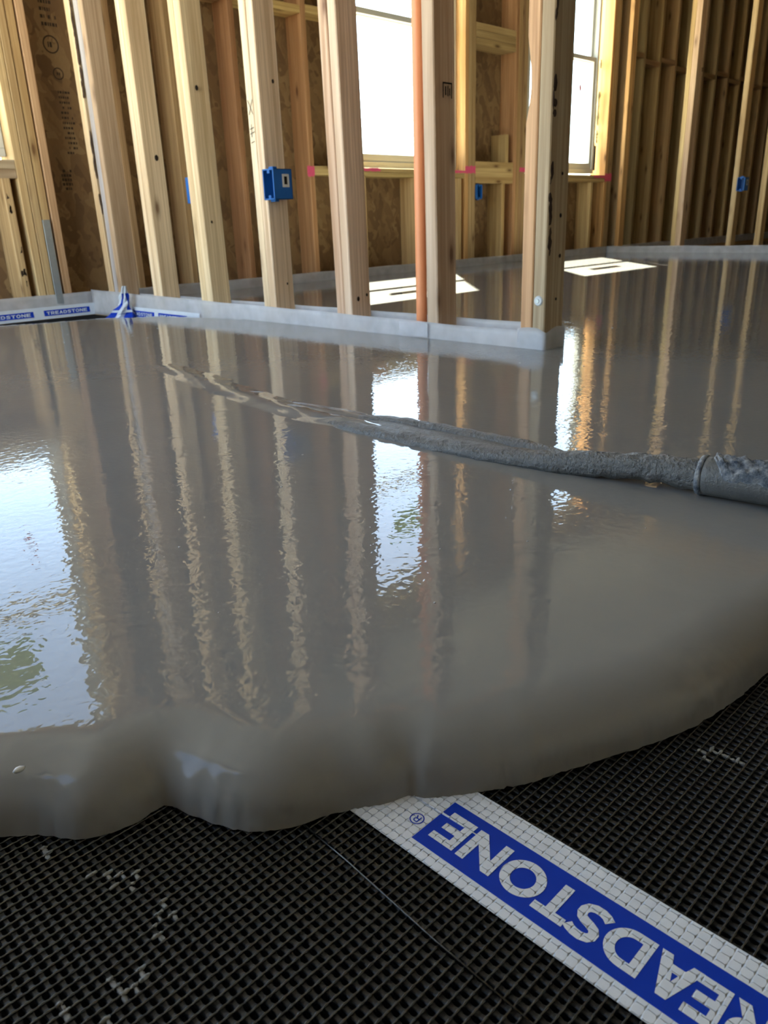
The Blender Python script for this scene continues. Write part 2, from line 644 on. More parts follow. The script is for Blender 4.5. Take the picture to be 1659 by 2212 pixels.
# ------------------------------------------------------------------ exterior wall with the windows (y = 0 inside face)
WB = empty('wall_back', (1.0, 0.0, -0.055), 'exterior wall of tan studs and strand board with bright windows', 'wall', kind='structure')
D6 = 0.14
Y_S0, Y_S1 = D6, D6 + 0.012
Z_SILL, Z_HEAD = 0.655, 2.46
# rough openings: (x0, x1)
RO = [(-2.62, -1.72), (-1.29, -0.262), (1.88, 2.937), (3.70, 4.885), (6.6, 7.6)]  # first opening added for an unseen window that brings in light
GLASSX = [(-2.54, -1.80), (-1.20, -0.315), (1.955, 2.85), (3.83, 4.735), None]
RO = RO[:4]


def sheath(x0, x1, z0, z1):
    box('sheathing_panel', (x0, Y_S0, z0), (x1, Y_S1, z1), OSB, WB, bevel=0.001)


edges_x = [X_L] + [e for r in RO for e in r] + [X_R]
for i in range(0, len(edges_x), 2):
    a, b = edges_x[i], edges_x[i + 1]
    n = max(1, int(round((b - a) / 1.22)))
    for k in range(n):
        sheath(a + (b - a) * k / n + 0.0015, a + (b - a) * (k + 1) / n - 0.0015, -0.055, ZT)
for (a, b) in RO:
    sheath(a, b, -0.055, Z_SILL - 0.02)
    sheath(a, b, Z_HEAD, ZT)

box('bottom_plate', (X_L, 0, -0.055), (X_R, D6, -0.012), WOOD_X, WB, PINE)
box('top_plate', (X_L, 0, ZT - 0.076), (X_R, D6, ZT), WOOD_X, WB, PINE)
ZP = -0.012
ZTP = ZT - 0.076


def ext_stud(x0, x1, color, z0=ZP, z1=ZTP, name='stud', label=None, y0=0.0, wob=0.0):
    o = stud(WB, (x0, y0, z0), (x1, D6, z1), color, name, wob=wob)
    if label:
        o['label'] = label
    return o


# left of window 1 and around the added window out of frame
for x in (-2.70, -2.66, -1.72, -1.68, -1.37, -1.33):
    ext_stud(x, x + 0.038, jit(PINE))
# jack and king studs right of window 1
for k, (x, c) in enumerate([(-0.262, PALE), (-0.2225, (0.46, 0.34, 0.19)), (-0.181, PINE), (-0.136, (0.47, 0.31, 0.19))]):
    ext_stud(x, x + 0.0375, c, y0=0.0 if k != 2 else 0.004)
o = ext_stud(-0.335, -0.297, (0.50, 0.36, 0.20), z1=Z_SILL - 0.078, name='cripple_stud', label='weathered cripple stud with peeling bark marks under the window sill')
for x in (-0.75, -1.15):
    ext_stud(x, x + 0.038, jit(PINE), z1=Z_SILL - 0.078, name='cripple_stud')
for k in range(2):
    box('window_sill_board', (RO[1][0], 0.0, Z_SILL - 0.078 + 0.039 * k), (RO[1][1], D6, Z_SILL - 0.040 + 0.039 * k), WOOD_X, WB, jit(GREYW))
# studs behind the partition
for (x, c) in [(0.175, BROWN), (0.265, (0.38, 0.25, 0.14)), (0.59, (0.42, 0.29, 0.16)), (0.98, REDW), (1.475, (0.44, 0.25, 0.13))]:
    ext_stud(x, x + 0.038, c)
for k in range(2):
    ext_stud(1.79 + 0.0395 * k, 1.8275 + 0.0395 * k, jit(PINE))
box('blocking', (0.628, 0.0, 1.455), (0.98, D6, 1.493), WOOD_X, WB, jit(PINE))
box('blocking', (1.018, 0.0, 1.452), (1.475, D6, 1.490), WOOD_X, WB, jit(YELL))
box('blocking', (1.513, 0.0, 1.462), (1.79, D6, 1.500), WOOD_X, WB, jit(YELL))
box('blocking', (1.513, 0.0, 0.615), (1.79, 0.09, 0.665), WOOD_X, WB, (0.50, 0.38, 0.18))
# window 2
for k in range(2):
    box('window_sill_board', (RO[2][0], -0.002 * k, 0.612 + 0.027 * k), (RO[2][1], D6, 0.638 + 0.024 * k), WOOD_X, WB, jit((0.50, 0.38, 0.18)))
for x in (1.90, 2.395, 2.86):
    ext_stud(x, x + 0.038, jit(PINE), z1=0.610, name='cripple_stud')
for k, (x, c) in enumerate([(2.937, ORANGEW), (2.977, (0.42, 0.30, 0.16)), (3.017, (0.36, 0.25, 0.13))]):
    ext_stud(x, x + 0.038, c)
box('blocking', (3.056, 0.0, 0.580), (3.519, 0.04, 0.728), WOOD_X, WB, (0.48, 0.35, 0.17))
for k in range(3):
    box('blocking', (3.056, 0.0, 1.470 + 0.046 * k), (3.519, D6, 1.514 + 0.046 * k), WOOD_X, WB, jit((0.42, 0.30, 0.15)))
for k, (x, c) in enumerate([(3.52, (0.45, 0.26, 0.14)), (3.56, (0.42, 0.28, 0.14)), (3.60, BROWN), (3.64, (0.40, 0.28, 0.15))]):
    ext_stud(x, x + 0.038, c)
ext_stud(3.38, 3.418, (0.47, 0.33, 0.16), z1=0.578, name='cripple_stud')
ext_stud(3.415, 3.453, (0.46, 0.34, 0.17), z0=0.728, z1=0.92, name='blocking_offcut')
# window 3
for k in range(2):
    box('window_sill_board', (RO[3][0], -0.002 * k, 0.600 + 0.030 * k), (RO[3][1], D6, 0.628 + 0.027 * k), WOOD_X, WB, jit((0.46, 0.34, 0.17)))
for x in (3.72, 4.24, 4.66):
    ext_stud(x, x + 0.038, jit(PINE), z1=0.598, name='cripple_stud')
for k, (x, c) in enumerate([(4.885, ORANGEW), (4.925, (0.42, 0.30, 0.16)), (4.965, (0.36, 0.25, 0.13))]):
    ext_stud(x, x + 0.038, c)
for (a, b) in RO:
    for k in range(2):
        box('window_header', (a - 0.04, 0.0 + 0.07 * k, Z_HEAD), (b + 0.04, 0.065 + 0.07 * k, ZTP), WOOD_X, WB, jit(PINE), bevel=0.002)
# unlit room past the right partition
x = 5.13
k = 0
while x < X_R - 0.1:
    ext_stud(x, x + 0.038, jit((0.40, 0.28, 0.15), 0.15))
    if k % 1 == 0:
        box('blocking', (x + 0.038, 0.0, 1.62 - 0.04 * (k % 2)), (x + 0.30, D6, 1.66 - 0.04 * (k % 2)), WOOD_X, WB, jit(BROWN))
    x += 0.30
    k += 1

# pink layout marks sprayed along the sills
for (x0, x1, z0, z1, y) in [(1.455, 1.512, 0.600, 0.672, -0.0012), (1.90, 2.07, 0.640, 0.6635, -0.0034), (2.80, 2.936, 0.642, 0.6635, -0.0034), (2.938, 3.055, 0.640, 0.70, -0.0012), (3.60, 3.676, 0.66, 0.70, -0.0012), (4.70, 4.884, 0.63, 0.656, -0.0034), (4.886, 5.0, 0.60, 0.68, -0.0012)]:
    n = 14
    vs = []
    for k in range(n + 1):
        xx = x0 + (x1 - x0) * k / n
        e = 0.22 * (z1 - z0)
        vs.append((xx, y, z0 + e * rng.random()))
        vs.append((xx, y, z1 - e * rng.random()))
    fs = [(2 * k, 2 * k + 2, 2 * k + 3, 2 * k + 1) for k in range(n)]
    o = py_obj('paint_mark', vs, fs, PINK, WB)
    o['label'] = 'smear of pink spray paint'

# stamps printed on the sheathing: rings and rows of dashes


def ring_flat(r0, r1, n=28, sx=1.0):
    vs, fs = [], []
    for k in range(n):
        a = 2 * math.pi * k / n
        vs += [(r0 * sx * math.cos(a), 0, r0 * math.sin(a)), (r1 * sx * math.cos(a), 0, r1 * math.sin(a))]
    for k in range(n):
        j = (k + 1) % n
        fs.append((2 * k, 2 * j, 2 * j + 1, 2 * k + 1))
    return vs, fs


def stamp(name, cx, cz, rings, rows, w, parent=WB, y=Y_S0 - 0.001):
    vs, fs = [], []
    for (r0, r1) in rings:
        v, f = ring_flat(r0, r1)
        b0 = len(vs)
        vs += [(cx + a, y, cz + c) for a, _, c in v]
        fs += [tuple(i + b0 for i in q) for q in f]
    for (dz, h) in rows:
        x = -w / 2
        while x < w / 2:
            l = rng.uniform(0.004, 0.012)
            if rng.random() < 0.85:
                b0 = len(vs)
                vs += [(cx + x, y, cz + dz), (cx + x + l, y, cz + dz), (cx + x + l, y, cz + dz + h), (cx + x, y, cz + dz + h)]
                fs.append((b0, b0 + 1, b0 + 2, b0 + 3))
            x += l + 0.004
    o = py_obj(name, vs, fs, STAMPINK, parent)
    o['label'] = 'faded dark ink stamp printed on the strand board'
    return o


stamp('ink_stamp', 0.060, 1.165, [(0.032, 0.038)], [(-0.012, 0.022)], 0.030)
stamp('ink_stamp', 0.074, 1.045, [(0.021, 0.026)], [(-0.006, 0.012)], 0.016)
stamp('ink_stamp', 0.066, 1.30, [], [(0.03 * i, 0.014) for i in range(-2, 3)], 0.07)
stamp('ink_stamp', 0.082, 0.83, [], [(0.022 * i, 0.010) for i in range(-6, 7)], 0.05)
stamp('ink_stamp', 0.030, 0.575, [], [(0.020 * i, 0.012) for i in range(-2, 3)], 0.045)

# peeling bark marks on the weathered cripple
bm = bmesh.new()
for k in range(9):
    z = rng.uniform(0.1, 0.55)
    x = -0.316 + rng.uniform(-0.008, 0.010)
    vs = [bm.verts.new((x + rng.uniform(-0.005, 0.005) + 0.004 * math.cos(a), -0.0012, z + 0.02 * math.sin(a) * rng.uniform(0.5, 1.2))) for a in np.linspace(0, 2 * math.pi, 9)[:-1]]
    bm.faces.new(vs)
bm_obj('bark_patch', bm, (0, 0, 0), BARK, WB)

# ------------------------------------------------------------------ windows


def ring_frame(name, x0, x1, z0, z1, y0, y1, w, mat, parent, wb=None):
    wb = wb or w
    cx, cz = (x0 + x1) / 2, z0
    org = Vector((cx, (y0 + y1) / 2, cz))
    bm = bmesh.new()
    for lo, hi in [((x0, y0, z0), (x1, y1, z0 + wb)), ((x0, y0, z1 - w), (x1, y1, z1)), ((x0, y0, z0 + wb), (x0 + w, y1, z1 - w)), ((x1 - w, y0, z0 + wb), (x1, y1, z1 - w))]:
        add_box(bm, [lo[i] - org[i] for i in range(3)], [hi[i] - org[i] for i in range(3)], 0.002)
    return bm_obj(name, bm, org, mat, parent)


win_labels = ['added unseen window left of the frame, lets in more light', 'bright double-hung window at the left edge beside the weathered studs',
              'white-lit double-hung window seen left of the orange pipe', 'white-lit double-hung window seen right of the wooden end post']
for i, (gx, ro) in enumerate(zip(GLASSX[:4], RO)):
    fx0, fx1 = (gx[0] - 0.065, gx[1] + (0.050 if i == 1 else 0.075))
    fz0, fz1 = 0.672, Z_HEAD - 0.01
    W = empty('window_%d' % (i + 1), ((fx0 + fx1) / 2, 0.11, fz0), win_labels[i], 'window', kind='structure')
    fw = 0.030
    ring_frame('frame', fx0, fx1, fz0, fz1, 0.075, 0.165, fw, VINYL, W, wb=0.035)
    zc = 1.545
    lo_s = ring_frame('lower_sash', fx0 + fw, fx1 - fw, fz0 + 0.035, zc + 0.028, 0.085, 0.112, (gx[0] - fx0) - fw, VINYL, W, wb=0.048)
    up_s = ring_frame('upper_sash', fx0 + fw, fx1 - fw, zc - 0.012, fz1 - fw, 0.118, 0.145, (gx[0] - fx0) - fw, VINYL, W, wb=0.040)
    box('pane', (fx0 + fw + 0.01, 0.0965, fz0 + 0.06), (fx1 - fw - 0.01, 0.1005, zc + 0.01), GLASS, lo_s, bevel=0)
    box('pane', (fx0 + fw + 0.01, 0.1295, zc + 0.01), (fx1 - fw - 0.01, 0.1335, fz1 - fw - 0.02), GLASS, up_s, bevel=0)
    cxm = (gx[0] + gx[1]) / 2
    st = box('sticker', (cxm - 0.18, 0.1280, 1.86 if i != 1 else 1.74), (cxm + 0.18, 0.1290, 2.02 if i != 1 else 1.99), LABELG, up_s, bevel=0)
    st['label'] = 'greenish paper label stuck on the glass'
    # small red diamond sticker on the lower pane
    if i in (1, 3):
        dx, dz = (gx[1] - 0.17, 1.34) if i == 3 else (gx[1] - 0.19, 1.20)
        dd = py_obj('sticker', [(dx - 0.02, 0.0955, dz), (dx - 0.005, 0.0955, dz - 0.045), (dx + 0.02, 0.0955, dz - 0.02), (dx + 0.005, 0.0955, dz + 0.035)], [(0, 1, 2, 3)], REDP, lo_s)
        dd['label'] = 'small red diamond sticker'
    # foam squeezed between frame and jack stud
    if i == 3:
        for (z0, z1) in [(0.92, 1.02), (1.06, 1.32), (1.50, 1.56)]:
            n = 9
            path = [(fx1 + 0.028, 0.085, z0 + (z1 - z0) * k / n) for k in range(n + 1)]
            v_, f_ = tube_mesh(path, [0.012 + 0.008 * rng.random() for _ in path], 8, disp=0.3, dscale=60)
            py_obj('foam_bead', v_, f_, FOAM, W, smooth=True)
        box('dark_gap_strip', (fx1 + 0.004, 0.088, 0.70), (fx1 + 0.05, 0.094, 0.90), BLACK, W)  # added black strip, stands for the shaded gap beside the frame

# ------------------------------------------------------------------ partition between the rooms (x = 0 near face)
WM = empty('wall_middle', (0.0445, -1.35, -0.055), 'open stud partition of doubled pale studs ending in a double post', 'wall', kind='structure')
D4 = 0.089
box('bottom_plate', (0.0, -2.686, -0.055), (D4, 0.0, -0.014), WOOD_Y, WM, PINE)
box('top_plate', (0.0, -2.686, ZT - 0.076), (D4, 0.0, ZT), WOOD_Y, WM, PINE)


def mstud(y1, y0, color, lean=0.0, label=None, x0=0.0, wob=0.004):
    o = stud(WM, (x0, y0, -0.014), (D4, y1, ZTP), color, lean=(0, lean), wob=wob)
    if label:
        o['label'] = label
    return o


s0 = mstud(-0.190, -0.240, (0.59, 0.46, 0.31), 0.010, 'pale stud with a waney bark edge beside the corner')
mstud(-0.243, -0.284, (0.37, 0.36, 0.40), -0.004, 'blue-grey stained stud', x0=0.004)
mstud(-0.286, -0.325, (0.43, 0.32, 0.23), -0.014)
mstud(-0.617, -0.654, (0.71, 0.57, 0.41), 0.004)
mstud(-0.655, -0.693, (0.67, 0.53, 0.37), -0.004)
mstud(-1.008, -1.048, (0.69, 0.55, 0.36), 0.008)
mstud(-1.049, -1.092, (0.71, 0.58, 0.40), 0.008)
mstud(-1.438, -1.474, (0.71, 0.59, 0.44), 0.008, 'pale stud with pencil marks on its edge')
mstud(-1.475, -1.512, (0.69, 0.55, 0.42), 0.000)
mstud(-1.850, -1.888, (0.63, 0.46, 0.36), 0.020)
mstud(-1.889, -1.926, (0.71, 0.57, 0.47), 0.014)
mstud(-2.262, -2.306, (0.54, 0.43, 0.35), 0.008)
A_ = stud(WM, (0.0, -2.643, -0.014), (D4, -2.606, ZTP), (0.60, 0.38, 0.23), lean=(0, 0.003), bites=[(0.585, 0.745, 0.0125)])
A_['label'] = 'reddish end-post stud with wide knots'
B_ = stud(WM, (0.0, -2.684, -0.014), (D4, -2.6455, ZTP), (0.40, 0.325, 0.23), lean=(0, 0.004))
B_['label'] = 'weathered grey-brown end-post stud with nail holes'
# bite of missing bark on the reddish end stud edge: waney dark patches on both end studs
bm = bmesh.new()
for k in range(60):
    z = 0.26 + k * 0.022 + rng.uniform(-0.012, 0.012)
    if mnoise.noise(Vector((3.3, z * 9, 0))) > -0.08:
        bmesh.ops.create_icosphere(bm, subdivisions=2, radius=1.0, matrix=Matrix.Translation((0.004 + rng.uniform(0, 0.010), -2.6838 + 0.004 * z, z)) @ Matrix.Diagonal((0.006 * rng.uniform(0.5, 1.5), 0.0022, 0.018 * rng.uniform(0.4, 1.5), 1)))
for v in bm.verts:
    v.co += Vector((1, 0.15, 1)) * 0.004 * mnoise.noise(v.co * 120)
bm_obj('bark_edge', bm, (0, 0, 0), BARK, WM)
bm = bmesh.new()
for k in range(52):
    z = 0.32 + k * 0.024 + rng.uniform(-0.012, 0.012)
    if mnoise.noise(Vector((8.1, z * 7, 0))) > -0.05:
        bmesh.ops.create_icosphere(bm, subdivisions=2, radius=1.0, matrix=Matrix.Translation((0.001, -0.2405 + 0.006 * z + rng.uniform(-0.006, 0.004), z)) @ Matrix.Diagonal((0.0025, 0.007 * rng.uniform(0.5, 1.4), 0.022 * rng.uniform(0.4, 1.5), 1)))
for v in bm.verts:
    v.co += Vector((0.1, 1, 1)) * 0.004 * mnoise.noise(v.co * 110)
bm_obj('bark_edge', bm, (0, 0, 0), BARK, WM)
# holes drilled and nail holes in the broad faces
for (x, y, z, r) in [(0.055, -2.6845, 0.34, 0.004), (0.06, -2.6845, 0.24, 0.004), (0.055, -2.6845, 0.44, 0.003), (0.05, -2.6845, 0.13, 0.003), (0.03, -1.9265, 0.10, 0.006), (0.07, -1.9265, 0.11, 0.004), (0.06, -1.510, 0.135, 0.007), (0.062, -1.510, 0.80, 0.006), (0.03, -1.09, 0.83, 0.007), (0.07, -0.3255, 1.05, 0.012), (0.055, -0.695, 0.62, 0.009), (0.035, -1.09, 0.36, 0.004)]:
    bm = bmesh.new()
    bmesh.ops.create_icosphere(bm, subdivisions=2, radius=1.0, matrix=Matrix.Diagonal((r, 0.0022, r * 1.35, 1)))
    bm_obj('knot_hole', bm, (x, y, z), PINHOLE, WM)
# plastic cap nail on the post
cn = empty('cap_nail', (-0.001, -2.663, 0.128), 'round white plastic cap nail near the foot of the end post', 'nail')
bm = bmesh.new()
bmesh.ops.create_cone(bm, cap_ends=True, segments=20, radius1=0.0135, radius2=0.011, depth=0.004, matrix=Matrix.Rotation(-math.pi / 2, 4, 'Y'))
bm_obj('cap', bm, (-0.002, -2.663, 0.128), WHITEP, cn)
bm = bmesh.new()
bmesh.ops.create_cone(bm, cap_ends=True, segments=14, radius1=0.0055, radius2=0.005, depth=0.004, matrix=Matrix.Rotation(-math.pi / 2, 4, 'Y'))
bm_obj('nail_head', bm, (-0.0045, -2.663, 0.128), STEEL, cn)

# pencil marks on a stud edge


def strokes(name, polys, mat, parent, x, w=0.0011):
    vs, fs = [], []
    for pl in polys:
        for (a, b) in zip(pl[:-1], pl[1:]):
            d = Vector((b[0] - a[0], b[1] - a[1]))
            n = Vector((-d.y, d.x)).normalized() * w
            i = len(vs)
            vs += [(x, a[0] + n.x, a[1] + n.y), (x, a[0] - n.x, a[1] - n.y), (x, b[0] - n.x, b[1] - n.y), (x, b[0] + n.x, b[1] + n.y)]
            fs.append((i, i + 1, i + 2, i + 3))
    return py_obj(name, vs, fs, mat, parent)


yb = -1.455
o = strokes('pencil_mark', [[(yb + 0.010, 0.70), (yb - 0.014, 0.745)], [(yb - 0.012, 0.70), (yb + 0.012, 0.745)],
                            [(yb + 0.012, 0.655), (yb - 0.012, 0.660)], [(yb + 0.012, 0.640), (yb - 0.014, 0.646)], [(yb + 0.004, 0.630), (yb + 0.002, 0.670)], [(yb + 0.010, 0.612), (yb - 0.010, 0.616)]], PEN, WM, -0.0012)
o['label'] = 'pencil marks on the stud edge'
# small grade stamp on the broad side of the stud by the pipe
bm = bmesh.new()
for (x0, x1, z0, z1) in [(0.028, 0.068, 0.690, 0.694), (0.028, 0.032, 0.655, 0.690), (0.064, 0.068, 0.655, 0.690), (0.038, 0.043, 0.662, 0.684), (0.048, 0.052, 0.660, 0.686), (0.056, 0.060, 0.662, 0.680)]:
    vs = [bm.verts.new((a, -2.3052, b)) for a, b in ((x0, z0), (x1, z0), (x1, z1), (x0, z1))]
    bm.faces.new(vs)
o = bm_obj('grade_stamp', bm, (0, 0, 0), INK, WM)
o['label'] = 'small dark lumber stamp'

# ------------------------------------------------------------------ right partition (x = 5)
XR = 5.0
WR = empty('wall_right', (XR + 0.045, -2.5, -0.055), 'open stud partition on the right in front of a dark room', 'wall', kind='structure')
box('bottom_plate', (XR, Y_F, -0.055), (XR + D4, 0.0, -0.014), WOOD_Y, WR, PINE)
box('top_plate', (XR, Y_F, ZT - 0.076), (XR + D4, 0.0, ZT), WOOD_Y, WR, PINE)
rs = [(-0.075, -0.113, ORANGEW), (-0.612, -0.650, (0.58, 0.44, 0.22)), (-0.651, -0.700, (0.60, 0.44, 0.31)), (-1.092, -1.134, (0.52, 0.38, 0.21)), (-1.318, -1.362, (0.54, 0.39, 0.20))]
y = -1.80
while y > Y_F + 0.1:
    rs.append((y, y - 0.038, jit(PINE)))
    y -= 0.4064
for (a, b, c) in rs:
    stud(WR, (XR, b, -0.014), (XR + D4, a, ZTP), c, wob=0.004)

# ------------------------------------------------------------------ wet pour
edge_px = [(-2.60, -3.22), (-2.2, -3.24), (-1.95, -3.27), (-1.80, -3.32), (-1.73, -3.365),
           (-1.693, -3.3927), (-1.6725, -3.4121), (-1.6567, -3.4346), (-1.6386, -3.4449), (-1.62, -3.4489), (-1.6031, -3.4474), (-1.5984, -3.4476)]
edge2 = [(-1.5984, -3.4476), (-1.5911, -3.4736), (-1.5845, -3.4923), (-1.5766, -3.5083), (-1.5663, -3.5206), (-1.5485, -3.5334), (-1.5293, -3.54), (-1.511, -3.5486), (-1.4924, -3.562), (-1.4752, -3.5682), (-1.4709, -3.57)]
edge3 = [(-1.4709, -3.57), (-1.471, -3.5755), (-1.458, -3.5881), (-1.4376, -3.6032), (-1.4185, -3.6154), (-1.4032, -3.6247), (-1.3847, -3.6322), (-1.363, -3.6422), (-1.336, -3.6535), (-1.3086, -3.6656), (-1.2872, -3.6738), (-1.2628, -3.6813), (-1.2259, -3.6879), (-1.1977, -3.6916), (-1.163, -3.6937), (-1.10, -3.700), (-1.0, -3.715), (-0.85, -3.74), (-0.6, -3.80), (-0.3, -3.90), (0.0, -4.06), (0.25, -4.35), (0.42, -4.8), (0.5, -5.4), (0.52, -6.0)]
front = np.array(catmull(edge_px, 8)[:-1] + catmull(edge2, 6)[:-1] + catmull(edge3, 8))
# tiny scallops where the cement creeps over the mesh
wig = np.array([[0.0013 * math.sin(p[0] * 960) * (0.4 + mnoise.noise(Vector((p[0] * 30, 0, 0)))), 0.0016 * math.sin(p[0] * 960 + 1) * (0.5 + mnoise.noise(Vector((0, p[0] * 30, 0))))] for p in front])
front = front + wig
recess = np.array(catmull([(-2.6, -0.30), (-1.5, -0.40), (-1.0, -0.47), (-0.6502, -0.5355), (-0.5116, -0.61), (-0.3575, -0.657), (-0.2538, -0.70), (-0.19, -0.79), (-0.1042, -0.85), (-0.049, -1.018), (0.003, -1.208), (0.02, -1.40)], 10))


def dist_poly(Q, poly):
    a, b = poly[:-1], poly[1:]
    ab = b - a
    L2 = (ab ** 2).sum(1)
    best = np.full(len(Q), 1e9)
    sgn = np.ones(len(Q))
    near = np.zeros((len(Q), 2))
    for i in range(len(a)):
        tt = np.clip(((Q - a[i]) @ ab[i]) / L2[i], 0, 1)
        pr = a[i] + tt[:, None] * ab[i]
        d = np.hypot(*(Q - pr).T)
        m = d < best
        best[m] = d[m]
        near[m] = pr[m]
        cr = ab[i][0] * (Q[:, 1] - a[i][1]) - ab[i][1] * (Q[:, 0] - a[i][0])
        sgn[m] = np.where(cr[m] >= 0, 1, -1)
    return best, sgn, near


def field_patch(x0, x1, y0, y1, step, poly, side, a, T, n_exp=2.2):
    """grid of the pour with a rounded front along a polyline; returns verts, faces"""
    nx, ny = int(round((x1 - x0) / step)), int(round((y1 - y0) / step))
    xs, ys = np.linspace(x0, x1, nx + 1), np.linspace(y0, y1, ny + 1)
    X, Y = np.meshgrid(xs, ys, indexing='ij')
    Q = np.stack([X.ravel(), Y.ravel()], 1)
    d, s, near = dist_poly(Q, poly)
    ring = np.vstack([poly, np.array(side, float)])          # closed outline of the wet side
    inside = np.zeros(len(Q), bool)
    for (ax_, ay_), (bx_, by_) in zip(ring, np.roll(ring, -1, 0)):
        if ay_ == by_:
            continue
        cond = (ay_ > Q[:, 1]) != (by_ > Q[:, 1])
        inside ^= cond & (Q[:, 0] < (bx_ - ax_) * (Q[:, 1] - ay_) / (by_ - ay_) + ax_)
    dd = np.where(inside, d, 0.0)
    u = np.clip(1 - dd / a, 0, 1)
    z = -T * (1 - (1 - u ** n_exp) ** (1 / n_exp))
    P2 = np.where(inside[:, None], Q, near)
    snap = (~inside) & (d > 1.6 * step)
    z = np.where(inside, z, -T)
    ins = inside.reshape(nx + 1, ny + 1)
    idx = np.arange((nx + 1) * (ny + 1)).reshape(nx + 1, ny + 1)
    faces = []
    anyin = ins[:-1, :-1] | ins[1:, :-1] | ins[1:, 1:] | ins[:-1, 1:]
    used = {}
    verts = []
    for i, j in zip(*np.nonzero(anyin)):
        q = [idx[i, j], idx[i + 1, j], idx[i + 1, j + 1], idx[i, j + 1]]
        f = []
        for k in q:
            if k not in used:
                used[k] = len(verts)
                verts.append((P2[k, 0], P2[k, 1], z[k]))
            f.append(used[k])
        faces.append(f)
    return verts, faces


T_P = -ZM - 0.0006
RINGP = [(6, -6.0), (6, 0), (-4, 0), (-4, -3.22)]
v1, f1 = field_patch(-2.4, -0.4, -3.92, -3.10, 0.005, front, RINGP, 0.065, T_P)
v2, f2 = field_patch(-0.4, 0.8, -6.0, -3.10, 0.02, front, RINGP, 0.065, T_P)
v3, f3 = field_patch(-2.4, 0.0, -1.3, 0.0, 0.02, recess, [(1, -1.4), (1, -4), (-4, -4), (-4, -0.30)], 0.03, 0.05)
verts, faces = list(v1), [list(f) for f in f1]
for vv, ff in ((v2, f2), (v3, f3)):
    b0 = len(verts)
    verts += vv
    faces += [[i + b0 for i in f] for f in ff]


def flat(x0, x1, y0, y1, step=0.25):
    nx, ny = max(1, int((x1 - x0) / step)), max(1, int((y1 - y0) / step))
    b0 = len(verts)
    for i in range(nx + 1):
        for j in range(ny + 1):
            verts.append((x0 + (x1 - x0) * i / nx, y0 + (y1 - y0) * j / ny, 0.0))
    for i in range(nx):
        for j in range(ny):
            a = b0 + i * (ny + 1) + j
            faces.append([a, a + ny + 1, a + ny + 2, a + 1])


flat(-2.4, -0.4, -3.10, -1.3)
flat(-0.4, 0.0, -3.10, -1.3)
flat(0.0, 0.8, -3.10, -2.69)
flat(0.8, 5.0, -6.0, -2.69)
flat(D4, 5.0, -2.69, 0.0)
pour = py_obj('wet_cement_pour', verts, faces, CEMENT, smooth=True)
tag(pour, 'glossy wet grey self-leveling cement spreading over the whole floor', 'wet cement', kind='stuff')

# ------------------------------------------------------------------ stream of fresh cement from the hose
main = [(-0.848, -3.52, 0.0245, 0.0195, 0.0195), (-0.852, -3.45, 0.0240, 0.0195, 0.0190), (-0.864, -3.385, 0.0205, 0.0185, 0.018), (-0.876, -3.32, 0.0140, 0.018, 0.0165),
        (-0.882, -3.257, 0.0080, 0.020, 0.0150), (-0.887, -3.15, 0.0030, 0.025, 0.0135), (-0.890, -3.06, 0.0, 0.026, 0.0125), (-0.890, -2.979, -0.001, 0.024, 0.012), (-0.896, -2.90, -0.003, 0.022, 0.012),
        (-0.890, -2.83, -0.007, 0.020, 0.011), (-0.885, -2.74, -0.014, 0.014, 0.010)]
sm = catmull([m for m in main], 7)
v_, f_ = tube_mesh([m[:3] for m in sm], [m[3] for m in sm], 22, rz=[m[4] for m in sm], disp=0.20, dscale=70)
stm = py_obj('cement_stream', v_, f_, STREAM, smooth=True)
tag(stm, 'rope of thick grey cement flowing from the hose mouth into the pour', 'wet cement', kind='stuff')
sec = [(-0.862, -3.33, 0.010, 0.012, 0.010), (-0.835, -3.26, 0.004, 0.016, 0.012), (-0.815, -3.19, 0.001, 0.017, 0.012), (-0.812, -3.10, -0.001, 0.017, 0.012), (-0.815, -3.0, -0.001, 0.017, 0.012), (-0.828, -2.91, -0.001, 0.017, 0.012), (-0.842, -2.84, -0.006, 0.017, 0.011), (-0.856, -2.75, -0.014, 0.014, 0.009)]
sm = catmull(sec, 7)
v2_, f2_ = tube_mesh([m[:3] for m in sm], [m[3] for m in sm], 16, rz=[m[4] for m in sm], disp=0.2, dscale=50)
o = py_obj('fold', v2_, f2_, STREAM, stm, smooth=True)
o['label'] = 'raised second fold of the cement rope'
# slack, darker skin between the two folds
vs, fs = [], []
L = 40
for i in range(L + 1):
    k = i / L
    y = -3.27 + 0.47 * k
    xa, xb = -0.885, -0.812 - 0.02 * math.sin(k * 3.0)
    for j in range(9):
        s_ = j / 8
        vs.append((xa + (xb - xa) * s_, y, 0.0035 * math.sin(math.pi * s_) * math.sin(math.pi * min(1, max(0, k))) + 0.0015 * mnoise.noise(Vector((s_ * 4, y * 30, 0))) + 0.0004 + 0.0045 * min(1, k * 4, (1 - k) * 4)))
for i in range(L):
    for j in range(8):
        a = i * 9 + j
        fs.append((a, a + 1, a + 10, a + 9))
py_obj('flow_skin', vs, fs, STREAM, stm, smooth=True)

